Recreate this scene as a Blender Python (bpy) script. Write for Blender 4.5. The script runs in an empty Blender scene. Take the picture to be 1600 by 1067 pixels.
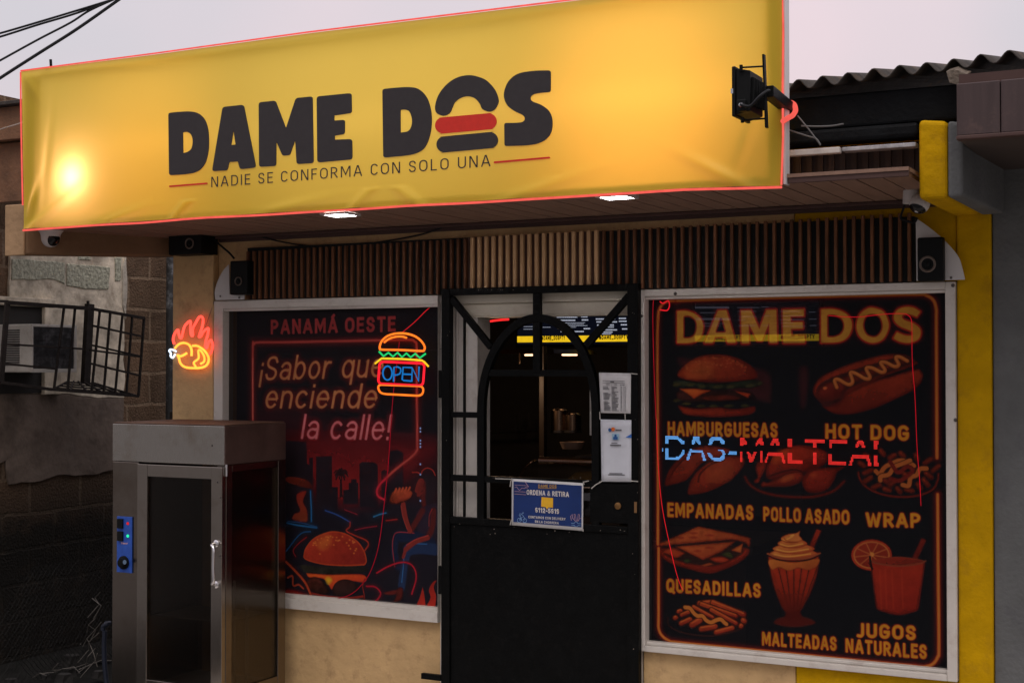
import bpy, bmesh, math, random
import numpy as np
from mathutils import Vector, Matrix, noise as mnoise
random.seed(7)
S = bpy.context.scene
COL = S.collection
R = math.radians

# ---------------------------------------------------------------- camera
CAM_D, CAM_H, YAW, PIT, FPX = 5.4, 1.68, 27.3, 0.99, 2222.0
cd = bpy.data.cameras.new('camera'); cam = bpy.data.objects.new('camera', cd); COL.objects.link(cam)
cam.location = (0, -CAM_D, CAM_H); cam.rotation_euler = (R(90 + PIT), 0, R(YAW))
cd.sensor_width = 36; cd.lens = 36 * FPX / 1600; cd.clip_end = 500; cd.clip_start = .05
S.camera = cam

# ---------------------------------------------------------------- sky: overcast dusk
SKY_E = .66
w = bpy.data.worlds.new('World'); S.world = w; w.use_nodes = True
nt = w.node_tree; N = nt.nodes; L = nt.links; N.clear()
out = N.new('ShaderNodeOutputWorld'); add = N.new('ShaderNodeAddShader')
bg1 = N.new('ShaderNodeBackground'); bg2 = N.new('ShaderNodeBackground')
sk = N.new('ShaderNodeTexSky'); sk.sky_type = 'NISHITA'; sk.sun_disc = False
SUN_EL, SUN_AZ = 60, 160      # veiled light high above the street, in front of the shop and a little to its right
sk.sun_elevation = R(SUN_EL); sk.sun_rotation = R(SUN_AZ); sk.dust_density = 6; sk.air_density = .6
L.new(sk.outputs[0], bg1.inputs[0]); bg1.inputs[1].default_value = .05
tc = N.new('ShaderNodeTexCoord'); sp = N.new('ShaderNodeSeparateXYZ'); L.new(tc.outputs['Generated'], sp.inputs[0])
rp = N.new('ShaderNodeValToRGB'); rp.color_ramp.elements[0].position = .42; rp.color_ramp.elements[0].color = (.05, .05, .055, 1)
rp.color_ramp.elements[1].position = .52; rp.color_ramp.elements[1].color = (.92, .82, .77, 1)
for q_, k_, tn_ in ((.63, .96, (1.05, .97, .935)), (.78, 2.1, (1.0, .97, .98)), (1.0, 2.8, (.99, .97, 1.0))): rp.color_ramp.elements.new(q_).color = (*[t_ * k_ for t_ in tn_], 1)
mr = N.new('ShaderNodeMath'); mr.operation = 'MULTIPLY_ADD'; mr.inputs[1].default_value = .5; mr.inputs[2].default_value = .5
L.new(sp.outputs[2], mr.inputs[0]); L.new(mr.outputs[0], rp.inputs[0])
nz = N.new('ShaderNodeTexNoise'); nz.inputs['Scale'].default_value = 2.6; nz.inputs['Detail'].default_value = 3
L.new(tc.outputs['Generated'], nz.inputs[0])
cl = N.new('ShaderNodeValToRGB'); cl.color_ramp.elements[0].position = .35; cl.color_ramp.elements[0].color = (.87, .90, .95, 1)
cl.color_ramp.elements[1].position = .62; cl.color_ramp.elements[1].color = (1.17, 1.01, 1.05, 1)
L.new(nz.outputs[0], cl.inputs[0])
mx = N.new('ShaderNodeMix'); mx.data_type = 'RGBA'; mx.blend_type = 'MULTIPLY'; mx.inputs[0].default_value = 1
L.new(rp.outputs[0], mx.inputs[6]); L.new(cl.outputs[0], mx.inputs[7])
# sky brighter behind the shop than behind the camera: shaped so more light falls from above
dm_ = N.new('ShaderNodeMapRange'); dm_.interpolation_type = 'SMOOTHSTEP'; dm_.inputs['From Min'].default_value = -.95; dm_.inputs['From Max'].default_value = .15; dm_.inputs['To Min'].default_value = .30
L.new(sp.outputs[1], dm_.inputs[0]); m3 = N.new('ShaderNodeMix'); m3.data_type = 'RGBA'; m3.blend_type = 'MULTIPLY'; m3.inputs[0].default_value = 1
L.new(mx.outputs[2], m3.inputs[6]); L.new(dm_.outputs[0], m3.inputs[7])
L.new(m3.outputs[2], bg2.inputs[0]); bg2.inputs[1].default_value = SKY_E
L.new(bg1.outputs[0], add.inputs[0]); L.new(bg2.outputs[0], add.inputs[1]); L.new(add.outputs[0], out.inputs[0])
sd = bpy.data.lights.new('sun', 'SUN'); sd.energy = .62; sd.angle = R(28); sd.color = (1, .93, .86)
so = bpy.data.objects.new('sun', sd); COL.objects.link(so)
sv = Vector((math.sin(R(SUN_AZ)) * math.cos(R(SUN_EL)), math.cos(R(SUN_AZ)) * math.cos(R(SUN_EL)), math.sin(R(SUN_EL))))
so.rotation_euler = sv.to_track_quat('Z', 'Y').to_euler()
S.view_settings.view_transform = 'Standard'; S.view_settings.look = 'None'
S.view_settings.exposure = 0; S.view_settings.gamma = 1
S.cycles.max_bounces = 8; S.cycles.transparent_max_bounces = 12
S.cycles.sample_clamp_indirect = 4
S.cycles.use_denoising = True

# ---------------------------------------------------------------- measured points: (photo measurement, plane) -> world
_yw, _pt = R(YAW), R(PIT)
FW = Vector((-math.sin(_yw) * math.cos(_pt), math.cos(_yw) * math.cos(_pt), math.sin(_pt)))
RT = Vector((math.cos(_yw), math.sin(_yw), 0)); UP = RT.cross(FW)
C0 = Vector((0, -CAM_D, CAM_H))
def ray(x, y): return FW + RT * ((x - 800) / FPX) - UP * ((y - 533.5) / FPX)
def W(x, y, Y=0.0):
    d = ray(x, y); return C0 + d * ((Y + CAM_D) / d.y)
def WX(x, y, X):
    d = ray(x, y); return C0 + d * (X / d.x)
def WZ(x, y, Z):
    d = ray(x, y); return C0 + d * ((Z - CAM_H) / d.z)

# ---------------------------------------------------------------- materials
def srgb(r, g, b):
    f = lambda c: c / 12.92 if c <= .04045 else ((c + .055) / 1.055) ** 2.4
    return (f(r / 255), f(g / 255), f(b / 255))
MC = {}
def mat(name, col, rough=.6, metal=0, var=.25, scale=6, bump=.0, bscale=60, spec=.4, coat=0, stain=None, stretch=(1, 1, 1), emit=None):
    """procedural Principled: colour broken up by noise, roughness variation, bump; stain=(colour, amount, scale)"""
    if name in MC: return MC[name]
    m = bpy.data.materials.new(name); m.use_nodes = True; MC[name] = m
    t = m.node_tree; n = t.nodes; l = t.links; b = n['Principled BSDF']
    tc = n.new('ShaderNodeTexCoord'); mp = n.new('ShaderNodeMapping'); mp.inputs['Scale'].default_value = stretch
    l.new(tc.outputs['Object'], mp.inputs[0])
    a = n.new('ShaderNodeTexNoise'); a.inputs['Scale'].default_value = scale; a.inputs['Detail'].default_value = 8; a.inputs['Roughness'].default_value = .65
    l.new(mp.outputs[0], a.inputs[0])
    r = n.new('ShaderNodeValToRGB'); r.color_ramp.elements[0].position = .3; r.color_ramp.elements[1].position = .7
    lo = tuple(c * (1 - var) for c in col); hi = tuple(min(1, c * (1 + var * .6)) for c in col)
    r.color_ramp.elements[0].color = (*lo, 1); r.color_ramp.elements[1].color = (*hi, 1)
    l.new(a.outputs[0], r.inputs[0]); cur = r.outputs[0]
    if stain:
        sc, am, ss = stain
        k = n.new('ShaderNodeTexNoise'); k.inputs['Scale'].default_value = ss; k.inputs['Detail'].default_value = 10; k.inputs['Roughness'].default_value = .75
        l.new(tc.outputs['Object'], k.inputs[0])
        kr = n.new('ShaderNodeMapRange'); kr.inputs['From Min'].default_value = .52; kr.inputs['From Max'].default_value = .68; kr.inputs['To Max'].default_value = am
        l.new(k.outputs[0], kr.inputs[0])
        x = n.new('ShaderNodeMix'); x.data_type = 'RGBA'; l.new(kr.outputs[0], x.inputs[0]); l.new(cur, x.inputs[6]); x.inputs[7].default_value = (*sc, 1)
        cur = x.outputs[2]
    l.new(cur, b.inputs['Base Color'])
    rr = n.new('ShaderNodeMapRange'); rr.inputs['To Min'].default_value = max(.05, rough - .1); rr.inputs['To Max'].default_value = min(1, rough + .12)
    l.new(a.outputs[0], rr.inputs[0]); l.new(rr.outputs[0], b.inputs['Roughness'])
    b.inputs['Metallic'].default_value = metal; b.inputs['Specular IOR Level'].default_value = spec; b.inputs['Coat Weight'].default_value = coat
    if bump:
        k = n.new('ShaderNodeTexNoise'); k.inputs['Scale'].default_value = bscale; k.inputs['Detail'].default_value = 6
        l.new(mp.outputs[0], k.inputs[0]); bp = n.new('ShaderNodeBump'); bp.inputs['Strength'].default_value = bump; bp.inputs['Distance'].default_value = .01
        l.new(k.outputs[0], bp.inputs['Height']); l.new(bp.outputs[0], b.inputs['Normal'])
    if emit:
        b.inputs['Emission Color'].default_value = (*emit[0], 1); b.inputs['Emission Strength'].default_value = emit[1]
    return m
def glow(name, col, st):
    if name in MC: return MC[name]
    m = bpy.data.materials.new(name); m.use_nodes = True; MC[name] = m
    n = m.node_tree.nodes; n.clear(); o = n.new('ShaderNodeOutputMaterial'); e = n.new('ShaderNodeEmission')
    # slight unevenness along the tube
    tc = n.new('ShaderNodeTexCoord'); a = n.new('ShaderNodeTexNoise'); a.inputs['Scale'].default_value = 25
    mr = n.new('ShaderNodeMapRange'); mr.inputs['To Min'].default_value = st * .75; mr.inputs['To Max'].default_value = st * 1.25
    l = m.node_tree.links; l.new(tc.outputs['Object'], a.inputs[0]); l.new(a.outputs[0], mr.inputs[0]); l.new(mr.outputs[0], e.inputs[1])
    e.inputs[0].default_value = (*col, 1); l.new(e.outputs[0], o.inputs[0])
    return m
def glass(name, tint=(.8, .85, .85), refl=.12, fr=.6, ro=.06):
    if name in MC: return MC[name]
    m = bpy.data.materials.new(name); m.use_nodes = True; MC[name] = m
    n = m.node_tree.nodes; l = m.node_tree.links; n.clear(); o = n.new('ShaderNodeOutputMaterial')
    t = n.new('ShaderNodeBsdfTransparent'); t.inputs[0].default_value = (*tint, 1)
    g = n.new('ShaderNodeBsdfGlossy'); g.inputs['Roughness'].default_value = ro
    f = n.new('ShaderNodeFresnel'); f.inputs[0].default_value = 1.45
    mu = n.new('ShaderNodeMath'); mu.operation = 'MULTIPLY_ADD'; mu.inputs[1].default_value = fr; mu.inputs[2].default_value = refl * .05; mu.use_clamp = True
    x = n.new('ShaderNodeMixShader'); l.new(f.outputs[0], mu.inputs[0]); l.new(mu.outputs[0], x.inputs[0])
    l.new(t.outputs[0], x.inputs[1]); l.new(g.outputs[0], x.inputs[2]); l.new(x.outputs[0], o.inputs[0])
    return m

# ---------------------------------------------------------------- object helpers
def link(name, me, m=None, parent=None):
    o = bpy.data.objects.new(name, me); COL.objects.link(o)
    if m is not None:
        for k in (m if isinstance(m, (list, tuple)) else [m]): me.materials.append(k)
    if parent is not None: o.parent = parent; o.matrix_parent_inverse = Matrix.Translation(-Vector(parent.location))
    return o
def thing(name, label, cat, loc=(0, 0, 0), group=None):
    o = bpy.data.objects.new(name, None); COL.objects.link(o); o.location = loc; o.empty_display_size = .1
    o['label'] = label; o['category'] = cat
    if group: o['group'] = group
    return o
def tag(o, label=None, cat=None, group=None, kind=None):
    if label: o['label'] = label
    if cat: o['category'] = cat
    if group: o['group'] = group
    if kind: o['kind'] = kind
    return o
class MB:
    def __init__(s): s.v = []; s.f = []; s.mi = []
    def quad(s, pts, mi=0):
        k = len(s.v); s.v += [tuple(p) for p in pts]; s.f.append(tuple(range(k, k + len(pts)))); s.mi.append(mi); return s
    def box(s, a, b, mi=0, M=None):
        (x0, y0, z0), (x1, y1, z1) = a, b
        x0, x1 = min(x0, x1), max(x0, x1); y0, y1 = min(y0, y1), max(y0, y1); z0, z1 = min(z0, z1), max(z0, z1)
        c = [(x0, y0, z0), (x1, y0, z0), (x1, y1, z0), (x0, y1, z0), (x0, y0, z1), (x1, y0, z1), (x1, y1, z1), (x0, y1, z1)]
        if M: c = [tuple(M @ Vector(p)) for p in c]
        k = len(s.v); s.v += c
        for q in ((0, 3, 2, 1), (4, 5, 6, 7), (0, 1, 5, 4), (1, 2, 6, 5), (2, 3, 7, 6), (3, 0, 4, 7)):
            s.f.append(tuple(k + i for i in q)); s.mi.append(mi)
        return s
    def hexa(s, q0, q1, mi=0):
        """solid between two matching polygons (lists of 3D points)"""
        n = len(q0); k = len(s.v); s.v += [tuple(p) for p in q0] + [tuple(p) for p in q1]
        s.f.append(tuple(k + i for i in range(n))); s.f.append(tuple(k + n + i for i in reversed(range(n)))); s.mi += [mi, mi]
        for i in range(n):
            j = (i + 1) % n; s.f.append((k + i, k + n + i, k + n + j, k + j)); s.mi.append(mi)
        return s
    def bar(s, a, b, w, h=None, upv=(0, 1, 0), mi=0):
        """rectangular bar from a to b, w across, h along upv"""
        a = Vector(a); b = Vector(b); h = h or w; d = (b - a).normalized(); u = Vector(upv)
        u = (u - d * u.dot(d)).normalized(); r = d.cross(u)
        f = lambda p: [p + r * w / 2 + u * h / 2, p - r * w / 2 + u * h / 2, p - r * w / 2 - u * h / 2, p + r * w / 2 - u * h / 2]
        return s.hexa(f(a), f(b), mi)
    def tube(s, pts, r, n=8, mi=0, closed=False, cap=True):
        pts = [Vector(p) for p in pts]; m = len(pts); k = len(s.v)
        prev = None
        for i, p in enumerate(pts):
            if closed: t = pts[(i + 1) % m] - pts[i - 1]
            else: t = pts[min(i + 1, m - 1)] - pts[max(i - 1, 0)]
            if t.length < 1e-9: t = Vector((0, 0, 1))
            t.normalize()
            if prev is None:
                u = t.orthogonal().normalized()
            else:
                u = prev - t * prev.dot(t)
                u = u.normalized() if u.length > 1e-6 else t.orthogonal().normalized()
            prev = u; vv = t.cross(u); rr = r[i] if isinstance(r, (list, tuple)) else r
            for j in range(n):
                a = 2 * math.pi * j / n; s.v.append(tuple(p + (u * math.cos(a) + vv * math.sin(a)) * rr))
        for i in range(m if closed else m - 1):
            i2 = (i + 1) % m
            for j in range(n):
                j2 = (j + 1) % n; s.f.append((k + i * n + j, k + i * n + j2, k + i2 * n + j2, k + i2 * n + j)); s.mi.append(mi)
        if not closed and cap:
            s.f.append(tuple(k + j for j in reversed(range(n)))); s.f.append(tuple(k + (m - 1) * n + j for j in range(n))); s.mi += [mi, mi]
        return s
    def lathe(s, prof, c, ax=(0, 0, 1), n=24, mi=0):
        """profile of (radius, height) turned about the axis ax through c"""
        ax = Vector(ax).normalized(); u = ax.orthogonal().normalized(); v = ax.cross(u); c = Vector(c); k = len(s.v); m = len(prof)
        for (r, h) in prof:
            for j in range(n):
                a = 2 * math.pi * j / n; s.v.append(tuple(c + ax * h + (u * math.cos(a) + v * math.sin(a)) * max(r, 1e-5)))
        for i in range(m - 1):
            for j in range(n):
                j2 = (j + 1) % n; s.f.append((k + i * n + j, k + i * n + j2, k + (i + 1) * n + j2, k + (i + 1) * n + j)); s.mi.append(mi)
        return s
    def build(s, name, m, parent=None, bevel=0, smooth=False, seg=2):
        me = bpy.data.meshes.new(name); me.from_pydata(s.v, [], s.f); me.update()
        o = link(name, me, m, parent)
        if any(s.mi): me.polygons.foreach_set('material_index', s.mi)
        if smooth:
            me.polygons.foreach_set('use_smooth', [True] * len(me.polygons))
        if bevel:
            b = o.modifiers.new('bevel', 'BEVEL'); b.width = bevel; b.segments = seg; b.limit_method = 'ANGLE'; b.angle_limit = R(40)
        if smooth:
            me.set_sharp_from_angle(angle=R(40))
        return o
def box(name, a, b, m, parent=None, bevel=.003): return MB().box(a, b).build(name, m, parent, bevel)

# ---------------------------------------------------------------- 2D outlines: (x, y) smooth point on the curve, (x, y, r) corner rounded by r
def catmull(P, closed=False, n=8):
    P = [np.array(p[:2], float) for p in P]; m = len(P); o = []
    if m < 3: return [tuple(p) for p in P]
    for i in range(m if closed else m - 1):
        p1 = P[i]; p2 = P[(i + 1) % m]
        p0 = P[i - 1] if (closed or i > 0) else 2 * p1 - p2
        p3 = P[(i + 2) % m] if (closed or i + 2 < m) else 2 * p2 - p1
        for k in range(n):
            t = k / n
            o.append(tuple(.5 * ((2 * p1) + (-p0 + p2) * t + (2 * p0 - 5 * p1 + 4 * p2 - p3) * t * t + (-p0 + 3 * p1 - 3 * p2 + p3) * t ** 3)))
    if not closed: o.append(tuple(P[-1]))
    return o
def outline(P, n=8):
    ci = [i for i, p in enumerate(P) if len(p) == 3]
    if not ci: return catmull(P, True, n)
    P = P[ci[0]:] + P[:ci[0]]; ci = [i for i, p in enumerate(P) if len(p) == 3] + [len(P)]
    runs = []
    for a, b in zip(ci[:-1], ci[1:]): runs.append((P[a][2], catmull(list(P[a:b]) + [P[b % len(P)]], False, n)))
    o = []
    def cut(pl, d, rev):
        q = list(reversed(pl)) if rev else list(pl)
        while len(q) > 1:
            a = np.array(q[0]); b = np.array(q[1]); s = np.linalg.norm(b - a)
            if s > d: q[0] = tuple(a + (b - a) * d / s); break
            d -= s; q.pop(0)
        return list(reversed(q)) if rev else q
    k = len(runs)
    ln = [sum(np.linalg.norm(np.array(p) - np.array(q)) for p, q in zip(r[1][:-1], r[1][1:])) for r in runs]
    trimmed = []
    for i, (r, pl) in enumerate(runs):
        r2 = runs[(i + 1) % k][0]; m = ln[i] * .48
        pl2 = cut(pl, min(r, m), False) if r > 0 else pl
        pl2 = cut(pl2, min(r2, m), True) if r2 > 0 else pl2
        trimmed.append(pl2)
    for i, pl in enumerate(trimmed):
        o += pl; nx = trimmed[(i + 1) % k]
        a = np.array(pl[-1]); b = np.array(runs[(i + 1) % k][1][0]); c = np.array(nx[0])
        if np.linalg.norm(a - c) > 1e-6:
            for t in (.2, .4, .6, .8): o.append(tuple((1 - t) ** 2 * a + 2 * t * (1 - t) * b + t * t * c))
    q = [o[0]]
    for p in o[1:]:
        if math.hypot(p[0] - q[-1][0], p[1] - q[-1][1]) > 1e-5: q.append(p)
    return q
def crop(ox, oy, s): return lambda P: [(p[0] / s + ox, p[1] / s + oy, *[r / s for r in p[2:]]) for p in P]
def capsule(a, b, r, n=10):
    a = np.array(a, float); b = np.array(b, float); th = math.atan2(*(b - a)[::-1]); o = []
    for k in range(n + 1):
        t = th - math.pi / 2 + math.pi * k / n; o.append((b[0] + r * math.cos(t), b[1] + r * math.sin(t)))
    for k in range(n + 1):
        t = th + math.pi / 2 + math.pi * k / n; o.append((a[0] + r * math.cos(t), a[1] + r * math.sin(t)))
    return o
def flat(name, loops, m, parent, Y, thick=.002, tocw=None):
    """flat cut-out: outer loop and holes given as measured points on the plane y=Y, extruded towards the back"""
    cu = bpy.data.curves.new(name, 'CURVE'); cu.dimensions = '2D'; cu.fill_mode = 'BOTH'; cu.extrude = thick / 2
    for lp in loops:
        sp = cu.splines.new('POLY'); sp.points.add(len(lp) - 1); sp.use_cyclic_u = True
        for q, (x, y) in zip(sp.points, lp):
            p = W(x, y, Y); q.co = (p.x, p.z, 0, 1)
    t = bpy.data.objects.new('t', cu); me = bpy.data.meshes.new_from_object(t); bpy.data.objects.remove(t)
    for v in me.vertices: x, z, y = v.co; v.co = (x, Y - y, z)
    me.name = name; me.materials.clear()
    return link(name, me, m, parent)

# ---------------------------------------------------------------- printed film: a picture painted into the colours of a fine grid
class Canvas:
    def __init__(s, x0, x1, z0, z1, Y, nx, base):
        s.x0, s.x1, s.z0, s.z1, s.Y = x0, x1, z0, z1, Y; s.nx = nx; s.d = (x1 - x0) / (nx - 1); s.nz = int((z1 - z0) / s.d) + 1
        s.im = np.zeros((s.nz, s.nx, 3)) + np.array(base); s.k = W(1200, 700, Y); s.pxs = (W(1201, 700, Y).x - s.k.x) / s.d
    def uv(s, P):
        o = []
        for p in P:
            q = W(p[0], p[1], s.Y); o.append(((q.x - s.x0) / s.d, (s.z1 - q.z) / s.d))
        return np.array(o)
    def region(s, q, pad):
        a = np.floor(q.min(0) - pad).astype(int); b = np.ceil(q.max(0) + pad).astype(int)
        i0, j0 = max(a[0], 0), max(a[1], 0); i1, j1 = min(b[0], s.nx), min(b[1], s.nz)
        if i1 <= i0 or j1 <= j0: return None
        X, Y = np.meshgrid(np.arange(i0, i1), np.arange(j0, j1)); return i0, i1, j0, j1, X.astype(float), Y.astype(float)
    def dist(s, q, X, Y, closed=True):
        d = np.full(X.shape, 1e9); ins = np.zeros(X.shape, bool); n = len(q)
        for i in range(n if closed else n - 1):
            a = q[i]; b = q[(i + 1) % n]; e = b - a; l2 = e @ e + 1e-12
            t = np.clip(((X - a[0]) * e[0] + (Y - a[1]) * e[1]) / l2, 0, 1)
            d = np.minimum(d, (X - a[0] - t * e[0]) ** 2 + (Y - a[1] - t * e[1]) ** 2)
            if closed and abs(e[1]) > 1e-12:
                c = ((a[1] <= Y) != (b[1] <= Y)) & (X < a[0] + (Y - a[1]) * e[0] / e[1]); ins ^= c
        d = np.sqrt(d)
        return np.where(ins, -d, d) if closed else d
    def blend(s, r, al, col):
        i0, i1, j0, j1 = r[:4]; al = al[..., None]; s.im[j0:j1, i0:i1] = s.im[j0:j1, i0:i1] * (1 - al) + np.asarray(col) * al
    def fill(s, P, col, c2=None, rim=None, rimw=3, grain=.12, soft=.6, gdir=(0.3, 1), alpha=1, raw=False):
        """filled shape; c2 is the second colour of a printed gradient, rim the colour of its edge"""
        q = s.uv(P if raw else outline(P)); r = s.region(q, 3)
        if r is None: return
        X, Y = r[4], r[5]; d = s.dist(q, X, Y); al = np.clip(.5 - d / (2 * soft), 0, 1) * alpha
        c = np.zeros(X.shape + (3,)) + np.array(col)
        if c2 is not None:
            g = np.array(gdir, float); g /= np.linalg.norm(g); u = X * g[0] + Y * g[1]; pr = q @ g
            t = np.clip((u - pr.min()) / (np.ptp(pr) + 1e-6), 0, 1)[..., None]; c = c * (1 - t) + np.array(c2) * t
        if rim is not None:
            t = np.clip(1 + d / (rimw * s.pxs), 0, 1)[..., None] ** 1.3; c = c * (1 - t) + np.array(rim) * t
        if grain:
            c = c * (1 + grain * s.noise(r[:4])[..., None])
        s.blend(r[:4], al, c)
    def noise(s, r):
        i0, i1, j0, j1 = r
        if not hasattr(s, 'nm'):
            rs = np.random.RandomState(3); m = np.zeros((s.nz, s.nx))
            for k, a in ((3, .5), (9, .8), (27, .8)):
                g = rs.rand(s.nz // k + 3, s.nx // k + 3) * 2 - 1; yy = np.arange(s.nz) / k; xx = np.arange(s.nx) / k
                y0 = yy.astype(int); x0 = xx.astype(int); fy = (yy - y0)[:, None]; fx = (xx - x0)[None]
                m += a * (g[y0][:, x0] * (1 - fy) * (1 - fx) + g[y0 + 1][:, x0] * fy * (1 - fx) + g[y0][:, x0 + 1] * (1 - fy) * fx + g[y0 + 1][:, x0 + 1] * fy * fx)
            s.nm = m
        return s.nm[j0:j1, i0:i1]
    def line(s, P, wd, col, halo=None, hw=0, smooth=True, closed=False, alpha=1, ha=.8):
        """printed stroke wd wide (measured units) with a soft coloured halo"""
        q = s.uv(outline(P) if closed and smooth else (catmull(P, closed) if smooth else P)); h = wd * s.pxs / 2; r = s.region(q, h + hw * s.pxs * 2 + 3)
        if r is None: return
        d = s.dist(q, r[4], r[5], False) if not closed else np.abs(s.dist(q, r[4], r[5], True))
        if halo is not None:
            s.blend(r[:4], ha * np.exp(-np.clip(d - h, 0, None) / (hw * s.pxs * .6)), halo)
        s.blend(r[:4], np.clip(.5 - (d - h) / 1.2, 0, 1) * alpha, col)
    def mask_text(s, v, f):
        """coverage of 2D world triangles (x, z) on the grid"""
        ss = 3; q = np.stack([(v[:, 0] - s.x0) / s.d, (s.z1 - v[:, 1]) / s.d], 1)
        a = np.floor(q.min(0)).astype(int) - 14; b = np.ceil(q.max(0)).astype(int) + 14
        i0, j0 = max(a[0], 0), max(a[1], 0); i1, j1 = min(b[0], s.nx), min(b[1], s.nz)
        H = (j1 - j0) * ss; Wd = (i1 - i0) * ss; M = np.zeros((H, Wd), bool)
        q = (q - np.array([i0, j0])) * ss + (ss - 1) / 2
        for t in f:
            p = q[list(t)]
            for k in range(1, len(t) - 1):
                A, B, Cc = p[0], p[k], p[k + 1]
                x0 = max(int(min(A[0], B[0], Cc[0])), 0); x1 = min(int(max(A[0], B[0], Cc[0])) + 2, Wd); y0 = max(int(min(A[1], B[1], Cc[1])), 0); y1 = min(int(max(A[1], B[1], Cc[1])) + 2, H)
                if x1 <= x0 or y1 <= y0: continue
                X, Y = np.meshgrid(np.arange(x0, x1), np.arange(y0, y1))
                e = lambda P, Q: (Q[0] - P[0]) * (Y - P[1]) - (Q[1] - P[1]) * (X - P[0])
                e1, e2, e3 = e(A, B), e(B, Cc), e(Cc, A)
                M[y0:y1, x0:x1] |= ((e1 >= 0) & (e2 >= 0) & (e3 >= 0)) | ((e1 <= 0) & (e2 <= 0) & (e3 <= 0))
        m = M.reshape(j1 - j0, ss, i1 - i0, ss).mean((1, 3)); return (i0, i1, j0, j1), m
    def blur(s, m, n, times=3):
        for _ in range(times):
            for ax in (0, 1):
                c = np.cumsum(np.pad(m, [(n + 1, n) if a == ax else (0, 0) for a in (0, 1)]), ax)
                m = (np.take(c, range(2 * n + 1, c.shape[ax]), ax) - np.take(c, range(0, c.shape[ax] - 2 * n - 1), ax)) / (2 * n + 1)
        return m
    def build(s, name, m, parent):
        nx, nz = s.nx, s.nz
        X = s.x0 + np.arange(nx) * s.d; Z = s.z1 - np.arange(nz) * s.d
        co = np.zeros((nz, nx, 3), np.float32); co[..., 0] = X[None]; co[..., 1] = s.Y; co[..., 2] = Z[:, None]
        me = bpy.data.meshes.new(name); me.vertices.add(nx * nz); me.vertices.foreach_set('co', co.ravel())
        j, i = np.meshgrid(np.arange(nz - 1), np.arange(nx - 1), indexing='ij'); k = (j * nx + i).ravel()
        q = np.stack([k, k + nx, k + nx + 1, k + 1], 1).astype(np.int32); n = len(q)
        me.loops.add(n * 4); me.loops.foreach_set('vertex_index', q.ravel()); me.polygons.add(n)
        me.polygons.foreach_set('loop_start', np.arange(n, dtype=np.int32) * 4); me.update(calc_edges=True)
        at = me.color_attributes.new('print', 'FLOAT_COLOR', 'POINT'); c = np.ones((nz, nx, 4), np.float32); c[..., :3] = np.clip(s.im, 0, 1)
        at.data.foreach_set('color', c.ravel())
        return link(name, me, m, parent)

# ---------------------------------------------------------------- stroke lettering: each letter is a set of centre lines in a box 1 high
def arc_(cx, cy, rx, ry, a0, a1, n=8): return [(cx + rx * math.cos(R(a0 + (a1 - a0) * k / n)), cy + ry * math.sin(R(a0 + (a1 - a0) * k / n))) for k in range(n + 1)]
def oval(w, y0=0., y1=1., r=.27):
    r = min(r, (y1 - y0) / 2); c = w / 2
    return arc_(c, y1 - r, c, r, 0, 180) + arc_(c, y0 + r, c, r, 180, 360) + [(w, y1 - r)]
def S_(w): return catmull([(w * .96, .80), (w * .80, .955), (w * .5, 1), (w * .16, .94), (w * .02, .75), (w * .16, .59), (w * .5, .505), (w * .86, .41), (w * .99, .24), (w * .84, .06), (w * .5, 0), (w * .18, .045), (w * .02, .20)], False, 5)
def bowl(w, y0, y1, x0=0): r = (y1 - y0) / 2; k = min(r, w * .75); return [(x0, y1), (x0 + w - k, y1)] + arc_(x0 + w - k, (y0 + y1) / 2, k, r, 90, -90) + [(x0, y0)]
def Cc(w, a=42): r = .30; c = w / 2; return arc_(c, 1 - r, c, r, a * .7, 180) + arc_(c, r, c, r, 180, 360 - a * .7)
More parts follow.
